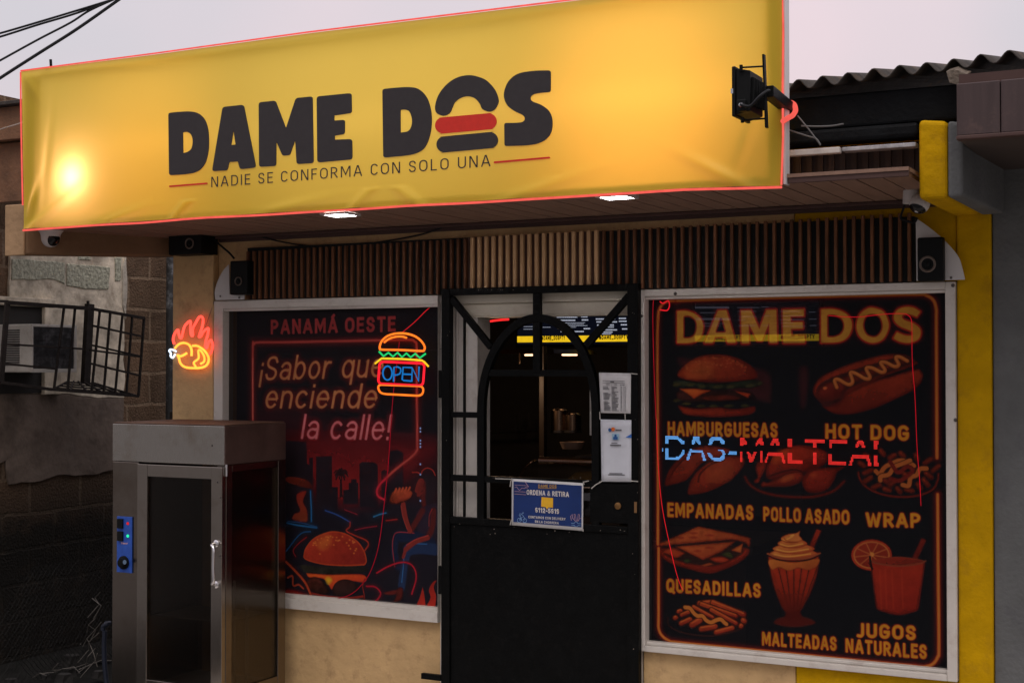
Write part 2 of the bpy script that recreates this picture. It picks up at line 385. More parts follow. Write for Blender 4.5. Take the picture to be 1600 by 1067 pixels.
GL_ = {
 'A': (.60, [[(0, 0), (.27, 1), (.33, 1), (.60, 0)], [(.10, .29), (.50, .29)]]),
 'B': (.48, [bowl(.45, .53, 1), bowl(.48, 0, .53), [(0, 0), (0, 1)]]), 'C': (.48, [Cc(.50)]),
 'D': (.52, [[(0, 0), (0, 1), (.22, 1)] + arc_(.22, .66, .30, .34, 90, 0) + arc_(.22, .34, .30, .34, 0, -90) + [(0, 0)]]),
 'E': (.40, [[(.40, 1), (0, 1), (0, 0), (.40, 0)], [(0, .52), (.35, .52)]]), 'F': (.38, [[(.38, 1), (0, 1), (0, 0)], [(0, .50), (.33, .50)]]),
 'G': (.52, [arc_(.26, .70, .26, .30, 32, 180) + arc_(.26, .30, .26, .30, 180, 360) + [(.52, .46), (.30, .46)]]),
 'H': (.52, [[(0, 0), (0, 1)], [(.52, 0), (.52, 1)], [(0, .52), (.52, .52)]]), 'I': (.0, [[(0, 0), (0, 1)]]),
 'J': (.36, [[(.36, 1), (.36, .25)] + arc_(.16, .22, .20, .22, 0, -120)]), 'L': (.38, [[(0, 1), (0, 0), (.38, 0)]]),
 'M': (.72, [[(0, 0), (0, 1), (.06, 1), (.36, .22), (.66, 1), (.72, 1), (.72, 0)]]), 'N': (.54, [[(0, 0), (0, 1), (.05, 1), (.49, 0), (.54, 0), (.54, 1)]]),
 'O': (.56, [oval(.56, 0, 1, .32)]), 'P': (.47, [bowl(.47, .44, 1), [(0, 0), (0, 1)]]), 'Q': (.56, [oval(.56, 0, 1, .32), [(.34, .18), (.60, -.10)]]),
 'R': (.49, [bowl(.46, .46, 1), [(0, 0), (0, 1)], [(.22, .46), (.49, 0)]]), 'S': (.46, [S_(.46)]), 'T': (.48, [[(0, 1), (.48, 1)], [(.24, 1), (.24, 0)]]),
 'U': (.52, [[(0, 1), (0, .28)] + arc_(.26, .28, .26, .28, 180, 360) + [(.52, 1)]]), 'V': (.56, [[(0, 1), (.26, 0), (.30, 0), (.56, 1)]]),
 'W': (.86, [[(0, 1), (.19, 0), (.24, 0), (.43, .88), (.62, 0), (.67, 0), (.86, 1)]]), 'Y': (.54, [[(0, 1), (.27, .46), (.54, 1)], [(.27, .46), (.27, 0)]]),
 '1': (.22, [[(0, .84), (.20, 1), (.22, 1), (.22, 0)]]), '2': (.44, [arc_(.22, .74, .22, .26, 165, 0) + [(.40, .58), (0, .02), (0, 0), (.46, 0)]]),
 '5': (.44, [[(.42, 1), (.04, 1), (.02, .56)] + arc_(.20, .31, .25, .30, 110, -150)]),
 '6': (.46, [arc_(.23, .72, .23, .28, 40, 180) + arc_(.23, .28, .23, .28, 180, 540)]), '9': (.46, [arc_(.23, .28, .23, .28, -140, 0) + arc_(.23, .72, .23, .28, 0, 360)]),
 '-': (.26, [[(0, .42), (.26, .42)]]), '_': (.46, [[(0, -.12), (.46, -.12)]]), '@': (.60, [arc_(.3, .45, .3, .45, -40, 290, 16), oval(.22, .3, .6) and [(x + .19, y) for x, y in oval(.22, .28, .62)]]),
 '&': (.60, [catmull([(.60, 0), (.22, .56), (.13, .80), (.20, .97), (.34, .97), (.40, .80), (.30, .62), (.06, .40), (0, .20), (.10, .03), (.28, 0), (.44, .12), (.56, .42)], False, 4)]),
 '!': (.0, [[(0, .34), (0, 1.02)], [(0, 0), (0, .04)]]), '¡': (.0, [[(0, -.30), (0, .38)], [(0, .68), (0, .72)]]),
 'a': (.42, [arc_(.21, .50, .20, .22, 160, 0) + [(.41, .0)], arc_(.20, .20, .20, .20, 60, 300, 12) + [(.41, .16)], [(.29, .39), (.41, .41)]]),
 'b': (.44, [[(0, 0), (0, 1.02)], arc_(.22, .36, .22, .36, 180, -180, 20)]), 'c': (.42, [arc_(.22, .36, .22, .36, 45, 315, 14)]), 'd': (.44, [[(.44, 0), (.44, 1.02)], arc_(.22, .36, .22, .36, 180, -180, 20)]),
 'e': (.44, [[(.01, .38), (.44, .38)] + arc_(.22, .36, .22, .36, 3, 318, 16)]), 'i': (.0, [[(0, 0), (0, .70)], [(0, .97), (0, 1.0)]]), 'l': (.0, [[(0, 0), (0, 1.02)]]), 'm': (.7, [[(0, 0), (0, .7)], [(0, .45)] + arc_(.17, .5, .17, .2, 180, 0) + [(.34, 0)], arc_(.52, .5, .18, .2, 180, 0) + [(.70, 0)]]),
 'n': (.40, [[(0, 0), (0, .70)], [(0, .42)] + arc_(.20, .48, .20, .24, 175, 0) + [(.40, 0)]]), 'o': (.44, [arc_(.22, .36, .22, .36, 0, 360, 20)]), 'q': (.44, [[(.44, -.30), (.44, .70)], arc_(.22, .36, .22, .36, 0, 360, 20)]),
 'r': (.24, [[(0, 0), (0, .70)], [(0, .40), (.06, .60), (.15, .69), (.25, .68)]]), 'u': (.40, [[(0, .70), (0, .24)] + arc_(.20, .24, .20, .24, 180, 360) + [(.40, .70)], [(.40, 0), (.40, .3)]]),
}
GL_['Á'] = (.60, GL_['A'][1] + [[(.27, 1.20), (.37, 1.32)]])
def ribbon(P, t, cap=True):
    """mitred ribbon of thickness t along a centre line; square ends"""
    P = [np.array(p, float) for p in P]; Q = [P[0]]
    for p in P[1:]:
        if np.linalg.norm(p - Q[-1]) > 1e-4: Q.append(p)
    P = Q; closed = len(P) > 3 and np.linalg.norm(P[0] - P[-1]) < 1e-3
    u = lambda v: v / (np.linalg.norm(v) + 1e-12)
    if cap and not closed: P[0] = P[0] - u(P[1] - P[0]) * t / 2; P[-1] = P[-1] + u(P[-1] - P[-2]) * t / 2
    Lf, Rt = [], []; m = len(P)
    for i in range(m):
        a = P[i] - P[i - 1] if i else (P[0] - P[-2] if closed else P[1] - P[0]); b = P[i + 1] - P[i] if i < m - 1 else (P[1] - P[0] if closed else P[-1] - P[-2])
        a, b = u(a), u(b); n = u(np.array([-(a + b)[1], (a + b)[0]])); c = max(.45, abs(n @ np.array([-a[1], a[0]]))); Lf.append(P[i] + n * t / 2 / c); Rt.append(P[i] - n * t / 2 / c)
    return Lf, Rt
def stroke_text(body, t=.14, shear=0., track=.20):
    """list of (left, right) ribbons; capitals fill 0..1 in height"""
    x = 0.; o = []; k = 1 - t
    for ch in body:
        if ch == ' ': x += .30 + track * .6; continue
        w_, st_ = GL_[ch]
        for P in st_:
            q = [(x + t / 2 + px_, t / 2 + py_ * k) for px_, py_ in P]; Lf, Rt = ribbon(q, t)
            f = lambda A: [(p[0] + shear * p[1], p[1]) for p in A]
            o.append((f(Lf), f(Rt)))
        x += w_ + t + track
    xs = [p[0] for l_, r_ in o for p in l_ + r_]; a, b = min(xs), max(xs)
    return [([((p[0] - a) / (b - a), p[1]) for p in l_], [((p[0] - a) / (b - a), p[1]) for p in r_]) for l_, r_ in o]
def tri_text(body, **k):
    v, f = [], []
    for l_, r_ in stroke_text(body, **k):
        n = len(v); m = len(l_); v += l_ + r_
        for i in range(m - 1): f.append((n + i, n + m + i, n + m + i + 1, n + i + 1))
    return np.array(v), f
class TextMesh:
    def __init__(s, Y): s.Y = Y; s.v = []; s.f = []
    def px(s, body, bl, br, cap, cap2=None, t=.14, shear=0., track=.20):
        """bl / br: measured baseline ends, cap / cap2: measured capital height at the left / right end"""
        a = W(*bl, s.Y); b = W(*br, s.Y); h = W(bl[0], bl[1] - cap, s.Y).z - a.z; sl = (b.z - a.z)
        for k, (l_, r_) in enumerate(stroke_text(body, t, shear, track)):
            n = len(s.v); m = len(l_)
            s.v += [(a.x + u * (b.x - a.x), s.Y - .00008 * (k % 7), a.z + sl * u + h * z) for u, z in l_ + r_]
            s.f += [(n + i, n + m + i, n + m + i + 1, n + i + 1) for i in range(m - 1)]
        return s
    def build(s, name, m, parent):
        me = bpy.data.meshes.new(name); me.from_pydata(s.v, [], s.f); me.update(); return link(name, me, m, parent)
def canvas_text(s, body, bl, br, cap, col, halo=None, hw=2, t=.17, shear=0., track=.20, edge=None, edgew=0, ha=1.2, alpha=1):
    a = W(*bl, s.Y); b = W(*br, s.Y); h = W(bl[0], bl[1] - cap, s.Y).z - a.z; sl = b.z - a.z
    v, f = tri_text(body, t=t, shear=shear, track=track); o = np.stack([a.x + v[:, 0] * (b.x - a.x), a.z + sl * v[:, 0] + h * v[:, 1]], 1); r, m = s.mask_text(o, f)
    if halo is not None: s.blend(r, np.clip(s.blur(m, max(1, int(hw * s.pxs))) * ha * 1.6, 0, .95), halo)
    if edge is not None: s.blend(r, np.clip(s.blur(m, max(1, int(round(edgew * s.pxs * .5))), 2) * 3, 0, 1), edge)
    s.blend(r, m * alpha, np.array(col) * (1 + .12 * s.noise(r)[..., None]))
Canvas.text = canvas_text

# ================================================================= materials of the place
BEIGE = mat('beige_paint', (.55, .37, .18), .75, var=.16, scale=4, bump=.6, bscale=22, spec=.2, stain=((.22, .13, .065), .45, 13))
YELLOW = mat('yellow_paint', (.52, .295, .0015), .7, var=.2, scale=6, bump=.6, bscale=24, spec=.08, stain=((.32, .17, .01), .6, 9))
GREYP = mat('grey_paint', (.125, .131, .130), .8, var=.2, scale=5, bump=.4, bscale=60, spec=.2, stain=((.09, .09, .10), .5, 6))
WHITE = mat('white_aluminium', (.58, .55, .50), .45, var=.08, scale=8, bump=.05, spec=.4, stain=((.34, .27, .22), .45, 11))
CREAM = mat('cream_aluminium', (.56, .52, .42), .5, var=.1, scale=8, spec=.4, stain=((.36, .28, .18), .4, 11))
BLACKM = mat('black_metal', (.0022, .0026, .0026), .5, var=.4, scale=14, bump=.15, bscale=90, spec=.10, stain=((.012, .011, .010), .35, 40))
BLACKP = mat('black_plastic', (.004, .0048, .005), .5, var=.3, scale=20, spec=.15)
WHITEP = mat('white_plastic', (.55, .54, .53), .45, var=.06, scale=10, spec=.4)
STEEL = mat('brushed_steel', (.41, .395, .36), .24, metal=1, var=.06, scale=5, bump=.05, bscale=40, stretch=(160, 160, 3), stain=((.20, .13, .07), .4, 5))
STEELB = mat('steel_brown_reflection', (.205, .178, .152), .20, metal=1, var=.07, scale=5, bump=.05, bscale=40, stretch=(160, 160, 3), stain=((.10, .072, .05), .4, 5))  # cabinet body steel, with its browner reflections put into the base colour
STEELD = mat('dark_steel', (.10, .09, .085), .35, metal=.7, var=.3, scale=5, bump=.05)
CHROME = mat('chrome', (.75, .75, .76), .15, metal=1, var=.05)
RUST = mat('rusty_bar', (.020, .016, .014), .8, var=.5, scale=20, bump=.3, spec=.15)
SOFF = mat('brown_soffit', (.24, .15, .108), .6, var=.2, scale=5, spec=.2, stretch=(8, 1, 8))
TRIM = mat('dark_brown_trim', (.075, .042, .036), .6, var=.2, spec=.25)
WOOD = mat('walnut_slat', (.145, .062, .028), .6, var=.65, scale=4, stretch=(12, 12, 1.2), spec=.2)
WOODP = mat('pale_oak_slat', (.55, .355, .185), .6, var=.16, scale=4, stretch=(12, 12, 1.2), spec=.2)
WOODG = mat('brown_panel', (.07, .032, .020), .7, var=.2)
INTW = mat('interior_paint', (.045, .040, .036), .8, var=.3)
ZINC = mat('weathered_zinc', (.062, .056, .050), .8, metal=.15, var=.6, scale=9, bump=.4, spec=.15, stain=((.13, .075, .035), .7, 5))
TAR = mat('black_flashing', (.005, .006, .007), .6, var=.5, scale=8, bump=.3, spec=.12)
WIRE = mat('black_cable', (.008, .009, .010), .5, var=.2, spec=.2)
SEAL = mat('grey_sealant', (.30, .30, .30), .7, var=.3)

# ================================================================= ground
g = MB(); g.quad([(-60, -60, 0), (60, -60, 0), (60, 60, 0), (-60, 60, 0)])
tag(g.build('ground', mat('asphalt_ground', (.11, .105, .10), .85, var=.3, scale=2, bump=.4, bscale=30, stain=((.04, .04, .04), .6, 3))), kind='structure')
g = MB(); g.box((-4.7, -1.7, .003), (2.5, -.002, .075))
g2 = MB(); g2.box((-6.21, -3.5, .002), (-4.705, 2.7, .012)); tag(g2.build('alley_ground', mat('dark_earth', (.010, .010, .009), .95, var=.6, scale=9, bump=.8, spec=.1)), kind='structure')  # near-black sheet added to darken the alley floor
tag(g.build('pavement', mat('pavement_concrete', (.42, .39, .35), .85, var=.25, scale=2, bump=.4, bscale=30, stain=((.12, .11, .10), .6, 3)), None, .01), kind='structure')

# ================================================================= the shop building
shop = thing('shop_building', 'beige plastered shop front with one yellow painted edge around the door and windows', 'building', (-2.7, 0, 0))
MB().box((-4.62, -.035, 0), (-4.372, .15, 2.6)).build('pier', BEIGE, shop, .006)
MB().box((-4.3718, 0, 0), (-3.135, .15, .562)).build('sill_wall', BEIGE, shop, .006)
MB().box((-2.187, 0, 0), (-1.555, .15, .526)).build('sill_wall', BEIGE, shop, .006)
MB().box((-4.3718, .002, 1.992), (-1.555, .15, 2.6)).build('head_wall', BEIGE, shop, .006)
MB().box((-1.553, -.002, 0), (-.9432, .15, .526)).build('yellow_sill_wall', YELLOW, shop, .006)
MB().box((-1.553, 0, 1.992), (-.9432, .15, 2.6)).build('yellow_head_wall', YELLOW, shop, .006)
MB().box((-.943, -.012, 0), (-.821, .15, 2.6)).build('yellow_pier', YELLOW, shop, .008)
# bare patch of grey-brown on the yellow edge and the cantilevered beams
bm_ = MB(); bm_.hexa([(-.950, -.65, 2.225), (-.859, -.65, 2.225), (-.859, -.65, 2.478), (-.950, -.65, 2.489)], [(-.955, .0, 2.232), (-.859, .0, 2.232), (-.859, .0, 2.49), (-.955, .0, 2.49)])
bm_.build('yellow_beam', YELLOW, shop, .016, seg=3)
bm2 = MB(); bm2.hexa([(-.8575, -.65, 2.226), (-.812, -.64, 2.232), (-.812, -.64, 2.47), (-.8575, -.65, 2.478)], [(-.8575, .0, 2.232), (-.775, .0, 2.232), (-.775, .0, 2.49), (-.8575, .0, 2.49)])
bm2.build('grey_beam', GREYP, shop, .012, seg=3)
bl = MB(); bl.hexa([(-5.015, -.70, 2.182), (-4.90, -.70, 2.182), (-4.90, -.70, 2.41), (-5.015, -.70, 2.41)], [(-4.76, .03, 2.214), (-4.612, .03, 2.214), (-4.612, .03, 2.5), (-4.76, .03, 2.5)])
bl.build('shaded_beam', mat('shaded_beige_paint', (.20, .125, .07), .8, var=.2, scale=4, bump=.4, bscale=30, spec=.15), shop, .012, seg=3)  # same beige paint, the beam's shade put into a darker colour
MB().hexa([(-5.020, -.712, 2.180), (-4.902, -.712, 2.180), (-4.902, -.712, 2.412), (-5.020, -.712, 2.412)], [(-5.02, -.7005, 2.180), (-4.902, -.7005, 2.180), (-4.902, -.7005, 2.412), (-5.02, -.7005, 2.412)]).build('beam_end', mat('lit_beige_paint', (.36, .235, .13), .8, var=.25, scale=6, bump=.5, bscale=25, spec=.15), shop, .004)  # lighter cap: the better lit beam end put into its own colour
# dark room behind the windows
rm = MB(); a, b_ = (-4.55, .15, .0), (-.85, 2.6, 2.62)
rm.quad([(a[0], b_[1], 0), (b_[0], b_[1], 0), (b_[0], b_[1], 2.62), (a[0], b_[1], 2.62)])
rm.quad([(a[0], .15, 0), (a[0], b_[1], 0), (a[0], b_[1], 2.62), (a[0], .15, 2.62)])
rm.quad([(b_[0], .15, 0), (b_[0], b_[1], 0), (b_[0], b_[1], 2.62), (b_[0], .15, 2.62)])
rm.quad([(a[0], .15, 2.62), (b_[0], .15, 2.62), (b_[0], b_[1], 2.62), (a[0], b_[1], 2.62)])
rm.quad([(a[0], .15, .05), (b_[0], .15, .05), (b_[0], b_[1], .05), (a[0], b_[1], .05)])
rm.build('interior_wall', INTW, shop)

# ================================================================= canopy: boarded soffit, trim, fascia
can = thing('canopy', 'shallow brown boarded canopy above the shop door and windows', 'canopy', (-2.9, -.35, 2.3))
sf = MB(); x = -4.86
while x < -.97:
    x1 = min(x + .088, -.965); y0 = -.72
    sf.box((x, y0, 2.298 + random.uniform(0, .0015)), (x1 - .006, -.012, 2.312)); x += .0885
sf.box((-4.86, -.735, 2.313), (-.965, -.005, 2.325))
sf.build('soffit_board', SOFF, can)
MB().box((-4.36, -.04, 2.284), (-.96, -.0125, 2.297)).box((-4.36, -.012, 2.27), (-.96, .001, 2.297)).build('wall_trim', TRIM, can, .002)
MB().box((-1.366, -.731, 2.294), (-.965, -.7205, 2.326)).build('edge_darkening_strip', TRIM, can, .002)  # dark strip added over the board ends to keep that edge dark
fb = MB(); fb.box((-1.46, -.55, 2.495), (-.815, -.45, 2.615)); fb.box((-1.46, -.60, 2.443), (-.962, -.50, 2.49)); fb.build('black_fascia', TAR, can, .012, seg=3)
cs = MB(); n = 26
for i in range(n):
    xa = -1.46 + i * .0195; cs.box((xa, -.50 - (.012 if i % 2 else 0), 2.31), (xa + .0195, -.47, 2.44))
cs.build('ribbed_fascia', mat('brown_ribbed', (.06, .036, .028), .7, var=.3), can)
MB().box((-1.212, -.612, 2.407), (-.967, -.56, 2.421)).build('metal_edge', mat('scuffed_metal', (.42, .42, .43), .6, metal=.3, var=.4, scale=30), can, .002)
# fluorescent-like recessed square lights in the soffit
DL = glow('downlight_panel', (.95, .90, .92), 45.0)
for px, lab in (((532, 334), 'square white recessed light glowing in the soffit below the slogan'), ((956, 304), 'square white recessed light glowing in the soffit below the right half of the sign')):
    c = WZ(*px, 2.296); c.y = max(c.y, -.655); d = thing('downlight', lab, 'ceiling light', (c.x, c.y + .01, 2.29), 'recessed lights in the canopy')
    box('light_panel', (c.x - .050, c.y - .044, 2.289), (c.x + .050, c.y + .044, 2.2955), DL, d, 0)
    rim = MB()
    for (sx0, sy0, sx1, sy1) in ((-.062, -.056, .062, -.0445), (-.062, .0445, .062, .056), (-.062, -.0443, -.0505, .0443), (.0505, -.0443, .062, .0443)):
        rim.box((c.x + sx0, c.y + sy0, 2.2875), (c.x + sx1, c.y + sy1, 2.297))
    rim.build('light_frame', WHITEP, d)

# loose cable under the trim, and speaker cables
def cable(name, lab, pts, r, m=WIRE, cat='cable', n=6, group=None, sm=True):
    mb = MB(); mb.tube([Vector(p) for p in pts], r, n); o = mb.build(name, m, None, 0, True); tag(o, lab, cat, group); return o
def sp3(P, n=6):
    """smooth 3D curve"""
    P = [np.array(p, float) for p in P]; m = len(P); o = []
    for i in range(m - 1):
        p1, p2 = P[i], P[i + 1]; p0 = P[i - 1] if i else 2 * p1 - p2; p3 = P[i + 2] if i + 2 < m else 2 * p2 - p1
        for k in range(n):
            t = k / n; o.append(Vector(.5 * ((2 * p1) + (-p0 + p2) * t + (2 * p0 - 5 * p1 + 4 * p2 - p3) * t * t + (-p0 + 3 * p1 - 3 * p2 + p3) * t ** 3)))
    o.append(Vector(P[-1])); return o
cable('loose_cable', 'thin black cable sagging on the beige wall above the dark slats', sp3([W(x, y, -.016) for x, y in ((408, 370), (435, 377), (480, 384), (520, 383), (570, 381), (620, 374), (660, 366), (690, 356))]), .0035)
cable('speaker_cable', 'short black cable running down to the left wall speaker', sp3([W(x, y, -.045) for x, y in ((334, 374), (345, 384), (358, 395), (366, 404))]), .005)

# ================================================================= corrugated roof
rf = thing('corrugated_roof', 'weathered grey corrugated metal roof edge against the sky', 'roof', (-2.5, 1, 2.7))
NX = 44 * 10; x0, x1 = -4.6, .9; v = []; f = []
cols = [x0 + (x1 - x0) * i / (NX * 1.5) for i in range(int(NX * 1.5) + 1)]
rows = [(-.62, 0), (-.3, .055), (.5, .19), (3.2, .65)]
for (yy, dz) in rows:
    for xx in cols:
        zz = 2.655 + (xx + 1.2) * .045 * (1 if xx > -1.5 else 0) + dz + .0175 * math.sin(2 * math.pi * xx / .0865) + .006 * mnoise.noise((xx * 4, yy, 2))
        v.append((xx, yy + .012 * mnoise.noise((xx * 6, 3, 1)), zz))
for j in range(len(rows) - 1):
    for i in range(len(cols) - 1):
        k = j * len(cols) + i; f.append((k, k + 1, k + 1 + len(cols), k + len(cols)))
me = bpy.data.meshes.new('roof_sheet'); me.from_pydata(v, [], f); me.polygons.foreach_set('use_smooth', [True] * len(f)); me.update()
o = link('roof_sheet', me, ZINC, rf); so_ = o.modifiers.new('thick', 'SOLIDIFY'); so_.thickness = .004
# crumpled flashing pieces stuck under the sheet edge
for q in (((1478, 112), (1492, 108), (1512, 116), (1500, 134), (1483, 130)),):
    pts = [W(a, b, -.63) for a, b in q]; fl = MB(); fl.hexa(pts, [p + Vector((.01, .02, .012)) for p in pts]); fl.build('flashing_patch', mat('torn_flashing', (.16, .13, .10), .7, metal=.3, var=.6, scale=30, bump=.8), rf, .002)

# ================================================================= right neighbour
nb = thing('neighbour_house', 'grey painted neighbouring wall under a purple brown metal fascia', 'building', (0, .2, 0))
MB().box((-.8185, .004, 0), (1.2, .2, 2.6)).build('grey_wall', GREYP, nb, .004)
nf = MB(); NFM = mat('faded_purple_metal', (.062, .042, .041), .6, var=.25, scale=3, stretch=(9, 9, .7), spec=.3, stain=((.18, .11, .09), .4, 5))
for xa, xb in ((-.802, -.672), (-.669, -.45), (-.447, -.2), (-.197, .1)):
    nf.box((xa, -.80, 2.402), (xb, -.775, 2.566))
nf.build('metal_fascia', NFM, nb, .003)
MB().box((-.802, -.812, 2.388), (.1, -.77, 2.401)).build('fascia_lip', TRIM, nb, .003)
MB().box((-.80, -.769, 2.392), (.1, .003, 2.404)).build('soffit', mat('dark_brown_soffit', (.055, .04, .034), .7, var=.2), nb)
MB().box((-.80, -.77, 2.567), (.9, .2, 2.60)).build('roof_deck', TRIM, nb)
# grey side piece between beam and neighbour fascia
MB().box((-.80, -.45, 2.405), (-.776, .0, 2.56)).build('side_board', GREYP, nb)

# ================================================================= left neighbour: block wall along the alley
def brick_mat(name, c1, c2, mortar, bw=.4, rh=.2, ms=.012):
    m = bpy.data.materials.new(name); m.use_nodes = True; n = m.node_tree.nodes; l = m.node_tree.links; b = n['Principled BSDF']
    tc = n.new('ShaderNodeTexCoord'); s = n.new('ShaderNodeSeparateXYZ'); c = n.new('ShaderNodeCombineXYZ'); l.new(tc.outputs['Object'], s.inputs[0])
    l.new(s.outputs[1], c.inputs[0]); zo = n.new('ShaderNodeMath'); zo.inputs[1].default_value = -.055; l.new(s.outputs[2], zo.inputs[0]); l.new(zo.outputs[0], c.inputs[1])
    w_ = n.new('ShaderNodeTexNoise'); w_.inputs['Scale'].default_value = 6; l.new(tc.outputs['Object'], w_.inputs[0])
    va = n.new('ShaderNodeVectorMath'); va.operation = 'MULTIPLY_ADD'; va.inputs[1].default_value = (.03, .03, 0); l.new(w_.outputs['Color'], va.inputs[0]); l.new(c.outputs[0], va.inputs[2])
    br = n.new('ShaderNodeTexBrick'); br.inputs['Scale'].default_value = 1; br.inputs['Brick Width'].default_value = bw; br.inputs['Row Height'].default_value = rh
    br.inputs['Mortar Size'].default_value = ms; br.inputs['Mortar Smooth'].default_value = .4; br.inputs['Bias'].default_value = -.1
    br.inputs['Color1'].default_value = (*c1, 1); br.inputs['Color2'].default_value = (*c2, 1); br.inputs['Mortar'].default_value = (*mortar, 1)
    l.new(va.outputs[0], br.inputs[0])
    a = n.new('ShaderNodeTexNoise'); a.inputs['Scale'].default_value = 9; a.inputs['Detail'].default_value = 10; a.inputs['Roughness'].default_value = .75; l.new(tc.outputs['Object'], a.inputs[0])
    r = n.new('ShaderNodeMapRange'); r.inputs['To Min'].default_value = .0; r.inputs['To Max'].default_value = 1.9; l.new(a.outputs[0], r.inputs[0])
    mx = n.new('ShaderNodeMix'); mx.data_type = 'RGBA'; mx.blend_type = 'MULTIPLY'; mx.inputs[0].default_value = 1; l.new(br.outputs[0], mx.inputs[6]); l.new(r.outputs[0], mx.inputs[7])
    # lower courses blackened: mould together with the alley's shade, put into the colour
    ml = n.new('ShaderNodeMapRange'); ml.inputs['From Min'].default_value = 1.25; ml.inputs['From Max'].default_value = .72; l.new(s.outputs[2], ml.inputs[0])
    mk = n.new('ShaderNodeMath'); mk.operation = 'MULTIPLY_ADD'; mk.inputs[1].default_value = .9; mk.inputs[2].default_value = -.45; l.new(a.outputs[0], mk.inputs[0])
    ad = n.new('ShaderNodeMath'); ad.use_clamp = True; l.new(ml.outputs[0], ad.inputs[0]); l.new(mk.outputs[0], ad.inputs[1])
    m2 = n.new('ShaderNodeMath'); m2.operation = 'MULTIPLY'; m2.inputs[1].default_value = .97; l.new(ad.outputs[0], m2.inputs[0])
    x2 = n.new('ShaderNodeMix'); x2.data_type = 'RGBA'; l.new(m2.outputs[0], x2.inputs[0]); l.new(mx.outputs[2], x2.inputs[6]); x2.inputs[7].default_value = (.006, .0065, .0055, 1)
    l.new(x2.outputs[2], b.inputs['Base Color']); b.inputs['Roughness'].default_value = .9; b.inputs['Specular IOR Level'].default_value = .15
    f = n.new('ShaderNodeTexNoise'); f.inputs['Scale'].default_value = 70; f.inputs['Detail'].default_value = 5; l.new(tc.outputs['Object'], f.inputs[0])
    h = n.new('ShaderNodeMath'); h.operation = 'MULTIPLY_ADD'; h.inputs[1].default_value = -.35; l.new(br.outputs['Fac'], h.inputs[0]); l.new(f.outputs[0], h.inputs[2])
    bp = n.new('ShaderNodeBump'); bp.inputs['Strength'].default_value = .8; bp.inputs['Distance'].default_value = .015; l.new(h.outputs[0], bp.inputs['Height']); l.new(bp.outputs[0], b.inputs['Normal'])
    return m
BLOCK = brick_mat('brown_concrete_block', (.16, .10, .06), (.10, .065, .04), (.22, .155, .10))
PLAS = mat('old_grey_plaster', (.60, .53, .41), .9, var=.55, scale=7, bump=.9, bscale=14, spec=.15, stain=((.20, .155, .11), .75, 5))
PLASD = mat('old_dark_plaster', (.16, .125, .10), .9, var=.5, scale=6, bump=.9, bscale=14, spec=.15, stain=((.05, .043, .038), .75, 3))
POR = mat('porous_grey_block', (.38, .38, .29), .95, var=.55, scale=45, bump=1.0, bscale=60, spec=.1)
aw = thing('alley_wall', 'weathered brown concrete block wall with peeling grey plaster beside the shop', 'wall', (-6.3, .8, 0))
MB().box((-6.4, -.6, 0), (-6.2, 2.6, 3.2)).build('block_wall', BLOCK, aw)
def slab(name, P, t, m, jag=.015, base=-6.2):
    """sheet of plaster on the alley wall, outline measured on the wall plane"""
    q = [WX(x, y, -6.2) for x, y in P]; o = []
    for i, p in enumerate(q):
        r = q[(i + 1) % len(q)]; k = max(2, int((r - p).length / .04))
        for j in range(k):
            c = p.lerp(r, j / k); s = 1 if j else .3
            o.append((c.y + s * jag * mnoise.noise((c.y * 9, c.z * 9, 4)), c.z + s * jag * mnoise.noise((c.y * 9, c.z * 9, 9))))
    mb = MB(); mb.hexa([(base - .004, y, z) for y, z in o], [(base + t, y, z) for y, z in o]); return mb.build(name, m, aw, .004)
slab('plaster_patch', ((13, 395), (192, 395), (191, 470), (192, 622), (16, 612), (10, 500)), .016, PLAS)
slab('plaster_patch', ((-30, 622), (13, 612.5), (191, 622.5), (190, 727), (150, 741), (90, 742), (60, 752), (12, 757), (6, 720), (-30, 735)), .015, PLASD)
for P in (((15, 404), (20, 405), (97, 410), (98, 444), (80, 437), (14, 438)), ((101, 412), (168, 418), (166, 452), (130, 452), (101, 447)), ((118, 401), (138, 401), (138, 407), (118, 406)), ((176, 402), (186, 402), (185, 438), (176, 439))):
    slab('bare_block', P, .022, POR, .008)
# mortar run and bare cement edge at the end of the plaster
slab('cement_edge', ((187, 420), (193, 400), (195, 440), (193, 500), (188, 480)), .024, mat('pale_cement', (.42, .38, .31), .9, var=.3, scale=20, bump=.6), .01)
# dark pipe/gap strip against the pier with pale bluish patches
alp = thing('drain_pipe', 'dark drain pipe with pale patches beside the beige pier', 'pipe', (-6.13, 1.76, 0))
q = WX(268, 500, -6.12); MB().tube([(q.x, q.y, 0), (q.x, q.y, 3.1)], .034, 12).build('pipe', mat('blackened_pipe', (.03, .032, .034), .6, var=.5, scale=9, stain=((.35, .37, .40), .7, 8)), alp, 0, True)
# low dark stakes beside it
TIM = mat('dark_timber', (.02, .014, .011), .85, var=.4, stretch=(10, 10, 1), bump=.4)
for a_, b__, lab in (((-5.93, 1.46, 0), (-5.87, 1.52, 1.40), 'narrow dark timber stake standing behind the steel cabinet, farther from the beige pier'), ((-5.86, 1.56, 0), (-5.75, 1.60, 1.36), 'broad dark timber board standing behind the steel cabinet, nearer the beige pier')):
    tag(MB().box(a_, b__).build('timber_stake', TIM, None, .004), lab, 'post', 'timber stakes in the alley')
